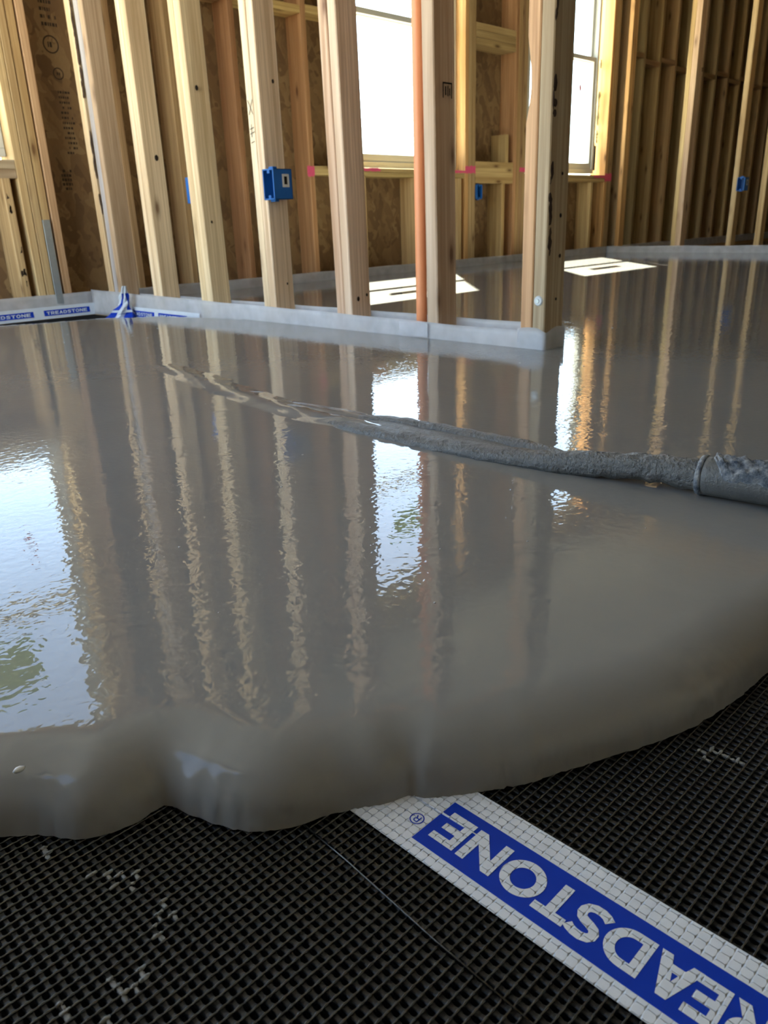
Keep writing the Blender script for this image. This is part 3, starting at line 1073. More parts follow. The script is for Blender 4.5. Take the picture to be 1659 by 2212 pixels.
# glossy swells where the rope sinks away to the left
for pts_ in ([(-0.872, -3.00, 0.0, 0.014, 0.0005), (-0.872, -2.93, 0.0, 0.018, 0.0090), (-0.872, -2.86, 0.0, 0.020, 0.0130), (-0.876, -2.78, 0.0, 0.026, 0.0075), (-0.872, -2.70, 0.0, 0.024, 0.0085), (-0.862, -2.60, 0.0, 0.026, 0.0050), (-0.846, -2.50, 0.0, 0.028, 0.0060), (-0.828, -2.38, 0.0, 0.030, 0.0040), (-0.80, -2.25, 0.0, 0.030, 0.0045), (-0.775, -2.11, 0.0, 0.026, 0.003), (-0.755, -1.98, 0.0, 0.020, 0.0012)],
             [(-0.838, -2.96, 0.0, 0.010, 0.0003), (-0.838, -2.90, 0.0, 0.016, 0.006), (-0.840, -2.80, 0.0, 0.020, 0.009), (-0.846, -2.66, 0.0, 0.018, 0.004), (-0.836, -2.52, 0.0, 0.014, 0.002)]):
    sm = catmull(pts_, 8)
    vs, fs = [], []
    NW = 16
    for i, m in enumerate(sm):
        q = sm[min(i + 1, len(sm) - 1)] - sm[max(i - 1, 0)]
        n2 = np.array([-q[1], q[0]]) / math.hypot(q[0], q[1])
        for j in range(NW + 1):
            s2 = j / NW * 2 - 1
            w2 = m[3] * 2.0 * (1 + 0.25 * mnoise.noise(Vector((m[0] * 20, m[1] * 20, 3))))
            z2 = m[4] * 0.36 * (1 + math.cos(math.pi * s2)) * (1 + 0.5 * mnoise.noise(Vector((m[0] * 25 + s2, m[1] * 25, 0)))) - 0.0004 + 0.0006 * (1 - abs(s2))
            vs.append((m[0] + n2[0] * s2 * w2, m[1] + n2[1] * s2 * w2, z2))
    for i in range(len(sm) - 1):
        for j in range(NW):
            a = i * (NW + 1) + j
            fs.append((a, a + 1, a + NW + 2, a + NW + 1))
    py_obj('swell', vs, fs, CEMENT, stm, smooth=True)

# ------------------------------------------------------------------ hose
HO = empty('delivery_hose', (-0.845, -3.50, 0.0), 'cement-coated hose with a crusted top lying on the pour at the right edge', 'hose')
path = [(-0.848, -3.497, 0.0255), (-0.840, -3.60, 0.0275), (-0.828, -3.72, 0.030), (-0.80, -3.90, 0.031), (-0.74, -4.2, 0.034), (-0.62, -4.6, 0.032), (-0.45, -5.0, 0.03)]
pp = catmull(path, 6)
ro, ri, seg = 0.0248, 0.0218, 28
v_o, f_o = tube_mesh(pp, [ro] * len(pp), seg, caps=False)
v_i, f_i = tube_mesh(pp, [ri] * len(pp), seg, caps=False)
b0 = len(v_o)
fcs = list(f_o) + [tuple(i + b0 for i in reversed(f)) for f in f_i] + [(k, b0 + k, b0 + (k + 1) % seg, (k + 1) % seg) for k in range(seg)]
py_obj('tube', v_o + v_i, fcs, HOSE, HO, smooth=True)
rp = [(-0.8483, -3.4940, 0.0255), (-0.8480, -3.4975, 0.0255), (-0.8477, -3.5010, 0.0256)]
v_, f_ = tube_mesh(rp, [0.0256, 0.0264, 0.0255], seg, caps=False)
vi_, fi_ = tube_mesh(rp, [0.0218] * 3, seg, caps=False)
b0 = len(v_)
fcs = list(f_) + [tuple(i + b0 for i in reversed(f)) for f in fi_] + [(k, b0 + k, b0 + (k + 1) % seg, (k + 1) % seg) for k in range(seg)] + [(2 * seg + (k + 1) % seg, b0 + 2 * seg + (k + 1) % seg, b0 + 2 * seg + k, 2 * seg + k) for k in range(seg)]
o = py_obj('rim', v_ + vi_, fcs, CRUST, HO, smooth=True)
o['label'] = 'crusted lip at the hose mouth'
# crust on the upper side, with an irregular edge
vs, fs = [], []
NU, NV = 90, 26
for i in range(NU + 1):
    k = i / NU
    f_idx = 0.9 + k * 14.0
    i0 = int(f_idx)
    fr_ = f_idx - i0
    p = pp[i0] * (1 - fr_) + pp[min(i0 + 1, len(pp) - 1)] * fr_
    pn = pp[min(i0 + 2, len(pp) - 1)]
    d = Vector(pn - p)
    d.z = 0
    d.normalize()
    a = Vector((-d.y, d.x, 0))
    if a.x > 0:
        a = -a
    start = min(1.0, k * 9)
    lowk = 0.42 + 0.16 * mnoise.noise(Vector((k * 7, 3, 0))) + 0.05 * mnoise.noise(Vector((k * 30, 1, 0)))
    for j in range(NV + 1):
        s_ = j / NV
        an = -0.9 + s_ * (0.9 + 1.55 * start * (0.75 + lowk * 0.5))
        th = 0.0045 * min(1, 5 * s_, 5 * (1 - s_)) * (1 if 0 < i < NU else 0)
        rr = ro - 0.0008 + th * (1 + 0.9 * mnoise.fractal(Vector((k * 30, s_ * 8, 0)), 1.0, 2.0, 4))
        vs.append(Vector(p) + a * (rr * math.sin(an)) + Vector((0, 0, rr * math.cos(an))))
for i in range(NU):
    for j in range(NV):
        q = i * (NV + 1) + j
        fs.append((q, q + 1, q + NV + 2, q + NV + 1))
o = py_obj('crust', vs, fs, CRUST, HO, smooth=True)
o['label'] = 'dried pale cement crust'

# ------------------------------------------------------------------ drainage mat: two layers of fused strands over a black sheet
MX0, MX1, MY0, MY1 = -2.19, -0.34, -4.45, -3.30
MT = empty('drainage_mat', (-1.6, -3.7, ZM - 0.012), 'black plastic drainage mesh mat on the floor in the foreground', 'mat')
o = box('backing_sheet', (X_L + 0.1, Y_F + 0.1, ZM - 0.0125), (0.7, -2.75, ZM - 0.0105), BLACK, MT, bevel=0)
box('backing_sheet', (X_L + 0.1, -2.75, ZM - 0.0125), (-0.012, -0.014, ZM - 0.0105), BLACK, MT, bevel=0)
# upper strands run along x, slightly waisted between the crossings
seg = 6
ncell = int((MX1 - MX0) / P)
vs, fs = [], []
prof = [(0.0, 0.0010, 0.0010, 0.0002), (0.25, 0.00075, 0.0008, 0.0), (0.5, 0.0006, 0.0007, -0.0002), (0.75, 0.00075, 0.0008, 0.0)]
for cidx in range(ncell):
    for (k, ry, rz_, dz) in prof:
        for a in range(seg):
            an = 2 * math.pi * a / seg + 0.5
            vs.append(((cidx + k) * P, ry * math.cos(an), dz + rz_ * math.sin(an)))
nr = len(vs) // seg
for i in range(nr - 1):
    for a in range(seg):
        b = (a + 1) % seg
        fs.append((i * seg + a, i * seg + b, (i + 1) * seg + b, (i + 1) * seg + a))
me_u = bpy.data.meshes.new('upper_strand')
me_u.from_pydata(vs, [], fs)
me_u.polygons.foreach_set('use_smooth', [True] * len(me_u.polygons))
me_u.materials.append(MESHBLACK)
nu = int((MY1 - MY0) / P)
for i in range(nu):
    y = MY0 + i * P
    if y > -3.31:
        break
    o = bpy.data.objects.new('upper_strand', me_u)
    o.parent = MT
    o.location = Vector((MX0, y, ZM - 0.0010)) - MT.location
    COL.objects.link(o)
# lower bars run along y: flat ribbons flaring at every crossing
ncy = int((MY1 - MY0) / P)
vs, fs = [], []
for c_ in range(ncy):
    for (k, w, dz) in [(0.0, 0.0024, 0.0), (0.22, 0.0018, -0.0003), (0.5, 0.00155, -0.0005), (0.78, 0.0018, -0.0003)]:
        y = (c_ + k) * P
        vs += [(-w, y, dz - 0.0006), (-w * 0.7, y, dz), (w * 0.7, y, dz), (w, y, dz - 0.0006), (w * 0.8, y, dz - 0.0035), (-w * 0.8, y, dz - 0.0035)]
nr = len(vs) // 6
for i in range(nr - 1):
    for a in range(6):
        b = (a + 1) % 6
        fs.append((i * 6 + a, (i + 1) * 6 + a, (i + 1) * 6 + b, i * 6 + b))
me_l = bpy.data.meshes.new('lower_strand')
me_l.from_pydata(vs, [], fs)
me_l.materials.append(MESHBAR)
nl = int((MX1 - MX0) / P)
for i in range(nl):
    x = MX0 + i * P
    o = bpy.data.objects.new('lower_strand', me_l)
    o.parent = MT
    o.location = Vector((x, MY0, ZM - 0.0011)) - MT.location
    COL.objects.link(o)
v_, f_ = tube_mesh([(-1.5435, -3.53, ZM + 0.0003), (-1.545, -3.58, ZM + 0.0004), (-1.5475, -3.62, ZM + 0.0004), (-1.5500, -3.66, ZM + 0.0003), (-1.553, -3.75, ZM + 0.0002)], [0.0006] * 5, 6)
o = py_obj('seam_thread', v_, f_, MESHBLACK, MT, smooth=True)

# ------------------------------------------------------------------ printed tape
TX0, TX1 = -1.5128, -1.4385
TP = empty('seam_tape', (-1.4756, -3.70, ZM), 'white tape with blue printed band and block letters on the black mesh', 'tape')


def rect_flat(name, x0, x1, y0, y1, z, mat, parent, nx=1, ny=1, th=0.0003):
    bm = bmesh.new()
    org = Vector(((x0 + x1) / 2, (y0 + y1) / 2, z))
    add_box(bm, (x0 - org.x, y0 - org.y, 0), (x1 - org.x, y1 - org.y, th))
    return bm_obj(name, bm, org, mat, parent)


rect_flat('backing', TX0, TX1, -4.15, -3.40, ZM + 0.0003, TAPE, TP)
BX0, BX1 = -1.5022, -1.4575


def arc(cx, cy, rx, ry, a0, a1, n):
    return [(cx + rx * math.cos(math.radians(a0 + (a1 - a0) * k / n)), cy + ry * math.sin(math.radians(a0 + (a1 - a0) * k / n))) for k in range(n + 1)]


def thick(pts, w):
    L_, R_ = [], []
    pts = [Vector(p) for p in pts]
    for i, p in enumerate(pts):
        d = (pts[min(i + 1, len(pts) - 1)] - pts[max(i - 1, 0)]).normalized()
        n = Vector((-d.y, d.x)) * w / 2
        L_.append(tuple(p + n))
        R_.append(tuple(p - n))
    return L_ + R_[::-1]


s_ = 0.225
GLY = {
    'E': (0.70, [[(0, 0), (0.70, 0), (0.70, s_ * 0.95), (s_, s_ * 0.95), (s_, 0.395), (0.62, 0.395), (0.62, 0.60), (s_, 0.60), (s_, 1 - s_ * 0.95), (0.69, 1 - s_ * 0.95), (0.69, 1), (0, 1)]]),
    'T': (0.76, [[(0.265, 0), (0.495, 0), (0.495, 0.785), (0.76, 0.785), (0.76, 1), (0, 1), (0, 0.785), (0.265, 0.785)]]),
    'N': (0.92, [[(0, 0), (0.22, 0), (0.22, 0.62), (0.70, 0), (0.92, 0), (0.92, 1), (0.70, 1), (0.70, 0.40), (0.22, 1), (0, 1)]]),
    'A': (0.90, [[(0, 0), (0.235, 0), (0.315, 0.20), (0.585, 0.20), (0.665, 0), (0.90, 0), (0.56, 1), (0.34, 1)], [(0.385, 0.385), (0.515, 0.385), (0.45, 0.60)]]),
    'D': (0.86, [[(0, 0), (0.38, 0)] + arc(0.38, 0.5, 0.48, 0.5, -90, 90, 20)[1:] + [(0, 1)], [(s_, 0.205), (0.38, 0.205)] + arc(0.38, 0.5, 0.255, 0.295, -90, 90, 16)[1:] + [(s_, 0.795)]]),
    'O': (1.04, [arc(0.52, 0.5, 0.52, 0.52, 0, 360, 40)[:-1], arc(0.52, 0.5, 0.285, 0.30, 0, 360, 32)[:-1]]),
    'R': (0.80, [[(0, 0), (s_, 0), (s_, 0.31), (0.36, 0.31), (0.545, 0), (0.80, 0), (0.585, 0.36)] + arc(0.45, 0.665, 0.335, 0.335, -62, 90, 16) + [(0, 1)], [(s_, 0.50), (0.42, 0.50)] + arc(0.42, 0.655, 0.13, 0.155, -90, 90, 10)[1:] + [(s_, 0.81)]]),
    'S': (0.74, [thick([(0.70, 0.80), (0.62, 0.855), (0.50, 0.895), (0.36, 0.905), (0.22, 0.86), (0.155, 0.775), (0.155, 0.69), (0.21, 0.60), (0.33, 0.545), (0.46, 0.505), (0.56, 0.45), (0.605, 0.36), (0.605, 0.27), (0.55, 0.165), (0.42, 0.105), (0.27, 0.105), (0.15, 0.145), (0.045, 0.225)], 0.215)]),
}


def glyph_obj(name, loops, fn, mat, parent, origin):
    """filled outline (with holes) as a flat mesh; fn maps glyph (x, y) to world"""
    cu = bpy.data.curves.new(name, 'CURVE')
    cu.dimensions = '2D'
    cu.fill_mode = 'BOTH'
    for lp in loops:
        sp_ = cu.splines.new('POLY')
        sp_.points.add(len(lp) - 1)
        for pt, (x, y) in zip(sp_.points, lp):
            pt.co = (x, y, 0, 1)
        sp_.use_cyclic_u = True
    tmp = bpy.data.objects.new('tmp', cu)
    COL.objects.link(tmp)
    dg = bpy.context.evaluated_depsgraph_get()
    me = bpy.data.meshes.new_from_object(tmp.evaluated_get(dg))
    bpy.data.objects.remove(tmp)
    bpy.data.curves.remove(cu)
    me.name = name
    org = Vector(origin)
    for v in me.vertices:
        v.co = Vector(fn(v.co.x, v.co.y)) - org
    o = bpy.data.objects.new(name, me)
    place(o, org, parent)
    me.materials.clear()
    me.materials.append(mat)
    # face up whatever the winding
    bm_ = bmesh.new()
    bm_.from_mesh(me)
    bmesh.ops.recalc_face_normals(bm_, faces=bm_.faces)
    bm_.to_mesh(me)
    bm_.free()
    return o


# word reads toward +y, letter tops toward -x
LET = [('T', -3.8420, -3.8210), ('R', -3.8190, -3.7978), ('E', -3.7955, -3.7778), ('A', -3.7800, -3.7560), ('D', -3.7537, -3.7288), ('S', -3.7280, -3.7072), ('T', -3.7072, -3.6856), ('O', -3.6858, -3.6565), ('N', -3.6545, -3.6275), ('E', -3.6245, -3.6040)]
XB, XT = -1.4655, -1.4935
SLO = 0.016          # the tape is laid a hair out of square


def skew(x, y):
    return x - SLO * (y + 3.62) * -0.9


def band(parent, y0, y1, z):
    rect = rect_flat('printed_band', BX0, BX1, y0, y1, z, BLUE, parent, th=0.0002)
    rect['label'] = 'blue printed band'
    return rect


bnd = band(TP, -3.8490, -3.5975, ZM + 0.0006)
for li, (ch, ya, yb_) in enumerate(LET):
    w_, loops = GLY[ch]
    fn = lambda gx, gy, ya=ya, yb_=yb_, w_=w_, li=li: (XB + (XT - XB) * gy + 0.010 * (ya + 3.62), ya + (yb_ - ya) * gx / w_, ZM + 0.00092 + 0.00002 * li)
    o = glyph_obj('letter', loops, fn, TAPE, bnd, ((XB + XT) / 2, ya, ZM + 0.0009))
    o['label'] = 'white block letter %s' % ch
# registered mark
fn = lambda gx, gy: (-1.4872 - 0.0052 * gy, -3.5886 + 0.0052 * gx, ZM + 0.0008)
glyph_obj('registered_mark', [arc(0, 0, 1, 1, 0, 360, 32)[:-1], arc(0, 0, 0.84, 0.84, 0, 360, 32)[:-1]], fn, BLUE, TP, (-1.4872, -3.5886, ZM + 0.0008))
fn = lambda gx, gy: (-1.4872 - 0.0058 * (gy - 0.5), -3.5886 + 0.0058 * (gx - 0.38), ZM + 0.0008)
R_thin = [[(0, 0), (0.14, 0), (0.14, 0.38), (0.36, 0.38), (0.56, 0), (0.74, 0), (0.52, 0.40)] + arc(0.42, 0.69, 0.30, 0.31, -60, 90, 12) + [(0, 1)], [(0.14, 0.51), (0.40, 0.51)] + arc(0.40, 0.685, 0.17, 0.175, -90, 90, 10)[1:] + [(0.14, 0.86)]]
glyph_obj('registered_letter', R_thin, fn, BLUE, TP, (-1.4872, -3.5886, ZM + 0.0008))
# a wrinkle raised across the tape end by the pour
v_, f_ = tube_mesh([(-1.4725, -3.572, ZM + 0.0008), (-1.4720, -3.590, ZM + 0.0012), (-1.4715, -3.612, ZM + 0.0010), (-1.471, -3.64, ZM + 0.0004)], [0.0004, 0.0009, 0.0008, 0.0003], 8, rz=[0.0003, 0.0007, 0.0006, 0.0002])
py_obj('crease', v_, f_, TAPE, TP, smooth=True)

# ------------------------------------------------------------------ dried splatter on the mesh, chip and bubbles on the pour
spl = [((-1.6547, -3.5351), 0.013, 5), ((-1.6733, -3.5527), 0.008, 3), ((-1.6872, -3.5554), 0.007, 3), ((-1.6507, -3.4787), 0.006, 3), ((-1.6501, -3.4928), 0.006, 2), ((-1.6628, -3.4713), 0.007, 2), ((-1.676, -3.4242), 0.004, 2), ((-1.2822, -3.7184), 0.016, 4), ((-1.2856, -3.6988), 0.006, 2), ((-1.6994, -3.5662), 0.005, 2), ((-1.7166, -3.5462), 0.005, 2)]
spl_lab = ['largest grey cement splatter stuck in the mesh at lower left', 'grey cement smear in the mesh just below the largest splatter', 'curled grey cement smear low at left in the mesh', 'grey cement dab in the mesh below the pour edge notch',
           'small grey cement dab between the notch and the largest splatter', 'faint grey cement smear left of the dab below the notch', 'tiny cement fleck in the mesh touching the left pour edge', 'long grey cement smear in the mesh right of the tape', 'small cement fleck above the long smear right of the tape',
           'cement fleck in the mesh at the bottom left edge', 'cement fleck in the mesh nearest the lower left corner']
for ((x, y), r, n), lab in zip(spl, spl_lab):
    bm = bmesh.new()
    i0, j0 = round((x - MX0) / P), round((y - MY0) / P)
    cells = [(0, 0)]
    while len(cells) < n:
        a, b = rng.choice(cells)
        c_ = (a + rng.choice((-1, 0, 1)) * (1 if r < 0.016 else 0), b + rng.choice((-1, 1)))
        if c_ not in cells:
            cells.append(c_)
    for (a, b) in cells:
        px, py = MX0 + (i0 + a) * P - x, MY0 + (j0 + b) * P - y
        bmesh.ops.create_icosphere(bm, subdivisions=2, radius=1.0, matrix=Matrix.Translation((px + rng.uniform(-1, 1) * 0.0015, py, -0.0007)) @ Matrix.Diagonal((0.0036 * rng.uniform(0.6, 1.3), 0.00115, 0.0011, 1)))
        if rng.random() < 0.7:
            bmesh.ops.create_icosphere(bm, subdivisions=2, radius=1.0, matrix=Matrix.Translation((px + rng.uniform(-1, 1) * 0.0006, py - P * 0.5, -0.0013)) @ Matrix.Diagonal((0.0014 * rng.uniform(0.6, 1.2), 0.0034, 0.0006, 1)))
    for v in bm.verts:
        v.co += Vector((1, 1, 0.25)) * 0.0009 * mnoise.noise(v.co * 700)
    o = bm_obj('cement_splatter', bm, (x, y, ZM - 0.0002), SPLAT, smooth=True)
    tag(o, lab, 'splatter', 'cement splatters on the mesh')

bm = bmesh.new()
bmesh.ops.create_icosphere(bm, subdivisions=2, radius=1.0, matrix=Matrix.Diagonal((0.0042, 0.0024, 0.0018, 1)))
for v in bm.verts:
    v.co += v.co.normalized() * 0.001 * mnoise.noise(v.co * 500)
o = bm_obj('foam_chip', bm, (-1.6709, -3.3905, 0.0005), PAPER, smooth=True)
tag(o, 'tiny white chip floating on the pour near the left edge', 'chip')

bub = [(-1.18, -3.30), (-1.18, -3.27), (-1.20, -3.36), (-1.12, -3.42), (-1.45, -3.30), (-1.39, -3.13), (-1.18, -3.05), (-1.06, -2.95), (-1.38, -2.85), (0.45, -2.35), (0.30, -2.50), (0.62, -2.45), (0.48, -2.62), (0.2, -2.2), (-0.15, -2.9), (-0.2, -2.75), (-1.0, -3.5), (-0.95, -2.5), (-0.35, -1.25), (-0.45, -1.15), (-0.62, -1.1), (-0.5, -1.45), (-0.72, -1.3), (-1.30, -3.44)]
bme = bpy.data.meshes.new('air_bubble')
bm = bmesh.new()
bmesh.ops.create_uvsphere(bm, u_segments=12, v_segments=8, radius=1.0)
bm.to_mesh(bme)
bm.free()
bme.polygons.foreach_set('use_smooth', [True] * len(bme.polygons))
bme.materials.append(BUBBLE)
for (x, y) in bub:
    o = bpy.data.objects.new('air_bubble', bme)
    d = math.hypot(x - CAM.x, y - CAM.y)
    r = rng.uniform(0.0011, 0.0016) * (0.55 + 0.55 * d)
    o.scale = (r, r, r * 0.55)
    o.location = (x, y, 0.0)
    COL.objects.link(o)
    tag(o, 'tiny glossy air bubble on the wet pour', 'bubble', 'air bubbles on the pour')

# ------------------------------------------------------------------ edge film along the walls


def film(name, p0, p1, n_in, z0, z1, label, flare=0.0, mat=FILM, wob=0.003, step=0.03, zvar=0.004):
    """upright strip from p0 to p1 (xy), n_in = unit normal into the room"""
    p0, p1, n_in = Vector((*p0, 0)), Vector((*p1, 0)), Vector((*n_in, 0))
    L_ = (p1 - p0).length
    n = max(2, int(L_ / step))
    rows = 7
    vs, fs = [], []
    for i in range(n + 1):
        k = i / n
        p = p0.lerp(p1, k)
        top = z1(k) if callable(z1) else z1
        top += zvar * mnoise.noise(Vector((p.x * 3.1, p.y * 3.1, 4)))
        for j in range(rows):
            s = j / (rows - 1)
            z = z0 + (top - z0) * s
            off = 0.0015 + wob * (0.5 + mnoise.noise(Vector((p.x * 6, p.y * 6, s * 1.5)))) * (0.3 + 0.7 * (1 - s)) + flare * (1 - s) ** 2
            q = p + n_in * off
            vs.append((q.x, q.y, z))
    for i in range(n):
        for j in range(rows - 1):
            a = i * rows + j
            fs.append((a, a + rows, a + rows + 1, a + 1))
    o = py_obj(name, vs, fs, mat, smooth=True)
    md = o.modifiers.new('thickness', 'SOLIDIFY')
    md.thickness = 0.0006
    return tag(o, label, 'film', 'plastic edge films')


film('edge_film', (X_L, 0), (0.0, 0), (0, -1), -0.05, 0.060, 'milky plastic edge film on the exterior wall at far left', 0.006)
fn_m = film('edge_film', (0, 0), (0, -2.688), (-1, 0), -0.05, lambda k: 0.068 - 0.020 * min(1, k * 1.15), 'milky plastic edge film along the near foot of the middle partition', 0.005)
film('edge_film', (D4, -2.688), (D4, 0), (1, 0), -0.02, 0.056, 'milky plastic edge film along the far side of the middle partition', 0.003)
film('edge_film', (D4, 0), (XR, 0), (0, -1), -0.02, 0.054, 'milky plastic edge film along the window wall of the far room', 0.003)
film('edge_film', (XR, 0), (XR, -3.9), (-1, 0), -0.02, 0.056, 'milky plastic edge film along the right partition', 0.003)
film('edge_film', (XR + D4, 0), (X_R, 0), (0, -1), -0.02, 0.054, 'milky plastic edge film in the dark room past the right partition', 0.003)
# wrap round the end of the partition
vs, fs = [], []
n = 24
cpath = catmull([(-0.0035, -2.60), (-0.004, -2.66), (-0.003, -2.688), (0.02, -2.690), (0.06, -2.689), (0.094, -2.688), (0.0945, -2.62)], 5)
for i, p in enumerate(cpath):
    for j in range(5):
        s = j / 4
        vs.append((p[0], p[1], -0.02 + (0.072 + 0.006 * math.sin(i * 0.4)) * s))
for i in range(len(cpath) - 1):
    for j in range(4):
        a = i * 5 + j
        fs.append((a, a + 5, a + 6, a + 1))
o = py_obj('edge_film', vs, fs, FILM, smooth=True)
md = o.modifiers.new('thickness', 'SOLIDIFY')
md.thickness = 0.0006
tag(o, 'milky plastic edge film wrapped round the foot of the end post', 'film', 'plastic edge films')
# overlap patch near the pipe
box('overlap_patch', (-0.0100, -2.272, 0.004), (-0.0092, -2.152, 0.0455), FILM, fn_m, bevel=0)

# printed tape bands showing in the unfilled corner


def wall_tape(p0, dirv, n_in, bands, label):
    """low strip of printed tape standing against the film"""
    E = empty('edge_tape', (p0[0], p0[1], -0.05), label, 'tape', 'printed tapes along the wall corner')
    d, nn = Vector((*dirv, 0)), Vector((*n_in, 0))
    L_ = max(b for _, b in bands) + 0.1
    base = Vector((p0[0], p0[1], 0))

    def strip(name, a, b, z0, z1, off, mat, parent):
        vs = []
        for k in range(9):
            q = base + d * (a + (b - a) * k / 8)
            for (z, oo) in ((z0, 0.004), ((z0 + z1) / 2, 0.001), (z1, 0.0)):
                w = q + nn * (off + oo)
                vs.append((w.x, w.y, z))
        fs = []
        for k in range(8):
            for j in range(2):
                i = k * 3 + j
                fs.append((i, i + 3, i + 4, i + 1))
        return py_obj(name, vs, fs, mat, parent)
    strip('backing', 0.0, L_, -0.050, 0.006, 0.0125, TAPE, E)
    for (a, b) in bands:
        bo = strip('printed_band', a, b, -0.036, -0.010, 0.0132, BLUE, E)
        word = 'TREADSTONE'
        nL = len(word)
        for i, ch in enumerate(word):
            w_, loops = GLY[ch]
            ga = a + 0.012 + (b - a - 0.024) * i / nL
            gb = a + 0.012 + (b - a - 0.024) * (i + 0.86) / nL
            fn = lambda gx, gy, ga=ga, gb=gb, w_=w_: tuple(base + d * (ga + (gb - ga) * gx / w_) + nn * 0.0165 + Vector((0, 0, -0.031 + 0.015 * gy)))
            q = base + d * ga
            glyph_obj('letter', loops, fn, TAPE, bo, (q.x, q.y, -0.031))
    return E


wall_tape((-0.86, 0.0), (1, 0), (0, -1), [(0.02, 0.26), (0.29, 0.55), (0.60, 0.83)], 'printed white and blue tape along the left wall foot')
wall_tape((0.0, -0.36), (0, -1), (-1, 0), [(0.03, 0.265), (0.30, 0.54)], 'printed white and blue tape along the partition foot by the corner')

# crumpled tape sticking up in the corner
vs, fs = [], []
H, NS = 14, 12
for i in range(H + 1):
    k = i / H
    z = -0.045 + 0.148 * k
    r = 0.050 * (1 - k) ** 1.6 + 0.008
    cx, cy = -0.055 + 0.004 * math.sin(k * 5), -0.405 - 0.062 * k
    for j in range(NS):
        an = 2 * math.pi * j / NS + k * 1.2
        fold = 1 + 0.30 * (1 if j % 2 else -1) * (0.3 + 0.7 * k) + 0.75 * mnoise.noise(Vector((j * 1.7, k * 5, 2)))
        vs.append((cx + r * fold * math.cos(an), cy + r * fold * 1.1 * math.sin(an), z))
for i in range(H):
    for j in range(NS):
        j2 = (j + 1) % NS
        fs.append((i * NS + j, i * NS + j2, (i + 1) * NS + j2, (i + 1) * NS + j))
fs.append(tuple(H * NS + j for j in range(NS)))
cr = empty('crumpled_tape', (-0.055, -0.42, -0.045), 'crumpled white and blue tape end standing up in the left corner', 'tape')
cw = py_obj('white_fold', vs, fs, TAPE, cr)
bf = [f for i, f in enumerate(fs[:-1]) if (i % NS in (5, 8) and 3 < i // NS < 11) or (i // NS < 3 and i % NS in (5, 8, 9))]
bv = [(x - 0.0012, y - 0.0012, z) for (x, y, z) in vs]
used = sorted({i for f in bf for i in f})
mp_ = {q: i for i, q in enumerate(used)}
o = py_obj('blue_fold', [bv[q] for q in used], [tuple(mp_[i] for i in f) for f in bf], BLUE, cr)

# ------------------------------------------------------------------ pipe, strap, electrical boxes
v_, f_ = tube_mesh([(0.030, -2.213, -0.03 + (ZT + 0.02) * k / 20) for k in range(21)], [0.0168] * 21, 24)
pi_ = py_obj('supply_pipe', v_, f_, ORANGE, smooth=True)
tag(pi_, 'orange plastic pipe rising beside a stud of the middle partition', 'pipe')

ST = empty('steel_strap', (-0.167, -0.002, -0.03), 'galvanised steel tie strap nailed up the studs left of the corner', 'strap')
box('plate', (-0.184, -0.0035, -0.03), (-0.149, -0.0005, 0.398), STEEL, ST, bevel=0.0006)
for k in range(7):
    bm = bmesh.new()
    bmesh.ops.create_cone(bm, cap_ends=True, segments=10, radius1=0.0045, radius2=0.004, depth=0.002, matrix=Matrix.Rotation(math.pi / 2, 4, 'X'))
    bm_obj('nail_head', bm, (-0.1665 + (0.008 if k % 2 else -0.008), -0.0042, 0.09 + 0.045 * k), STEEL, ST)


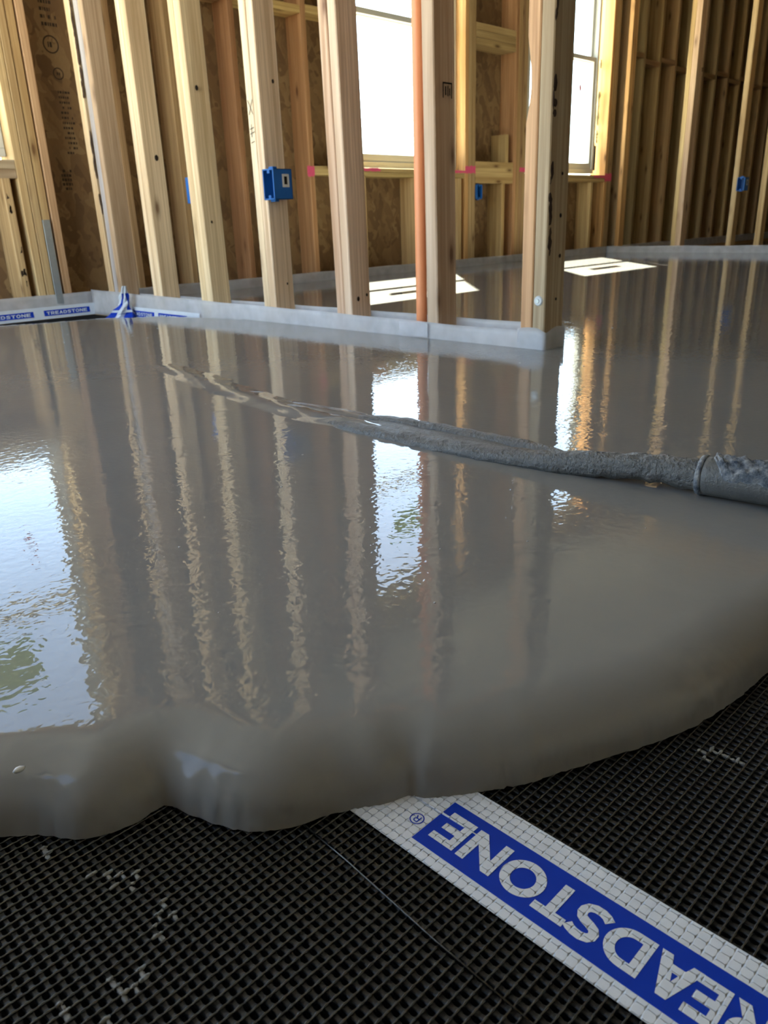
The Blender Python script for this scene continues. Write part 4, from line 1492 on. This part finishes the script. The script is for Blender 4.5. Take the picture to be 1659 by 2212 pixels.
def elec_box(org, rz, label, sticker=True):
    """open front toward local -x, width along -y from the origin corner (upper-left-front), height z"""
    w, h, dpt, t_ = 0.060, 0.098, 0.080, 0.003
    E = empty('electrical_box', org, label, 'electrical box', 'blue electrical boxes')
    E.rotation_euler = (0, 0, rz)

    def loc(o, p):
        o.location = p
        o.parent = E
        COL.objects.link(o)
        return o

    def mk(name, boxes, mat):
        bm = bmesh.new()
        for lo, hi in boxes:
            add_box(bm, lo, hi, 0.0006)
        me = bpy.data.meshes.new(name)
        bm.to_mesh(me)
        bm.free()
        me.materials.append(mat)
        return loc(bpy.data.objects.new(name, me), (0, 0, 0))
    mk('housing', [((dpt - t_, -w, 0), (dpt, 0, h)), ((0, -w, 0), (dpt, -w + t_, h)), ((0, -t_, 0), (dpt, 0, h)), ((0, -w, 0), (dpt, 0, t_)), ((0, -w, h - t_), (dpt, 0, h))], BOXBLUE)
    mk('rim', [((-0.002, -w - 0.001, -0.001), (0.003, -w + 0.005, h + 0.001)), ((-0.002, -0.004, -0.001), (0.003, 0.001, h + 0.001)), ((-0.002, -w, -0.001), (0.003, 0, 0.004)), ((-0.002, -w, h - 0.004), (0.003, 0, h + 0.001))], BOXBLUE)
    mk('screw_tab', [((0.0, -w * 0.62, h - 0.014), (0.012, -w * 0.38, h - 0.003))], BOXBLUE)
    mk('screw_tab', [((0.0, -w * 0.62, 0.003), (0.012, -w * 0.38, 0.014))], BOXBLUE)
    mk('nail_lug', [((0.012, -w * 0.7, h), (0.030, -w * 0.3, h + 0.008))], BOXBLUE)
    mk('nail_lug', [((0.012, -w * 0.7, -0.007), (0.030, -w * 0.3, 0.0))], BOXBLUE)
    if sticker:
        s = mk('sticker', [((0.036, -w - 0.0006, h * 0.40), (0.066, -w - 0.0001, h * 0.83))], PAPER)
        s['label'] = 'pale paper sticker with a dark printed block'
        bm = bmesh.new()
        add_box(bm, (0.044, -w - 0.0009, h * 0.49), (0.057, -w - 0.0005, h * 0.75))
        me = bpy.data.meshes.new('print')
        bm.to_mesh(me)
        bm.free()
        me.materials.append(INK)
        q = bpy.data.objects.new('print', me)
        q.parent = s
        COL.objects.link(q)
    return E


elec_box((-0.013, -1.5125, 0.424), 0.0, 'blue electrical box with a pale sticker on the pencil-marked stud')
elec_box((0.105, -1.006, 0.432), math.pi, 'blue electrical box turned to the far room, mostly hidden behind a stud', False)
elec_box((3.060, -0.013, 0.470), math.pi / 2, 'small blue electrical box under the block between the two windows', False)
elec_box((XR - 0.013, -1.1345, 0.475), 0.0, 'blue electrical box on the dark right partition')
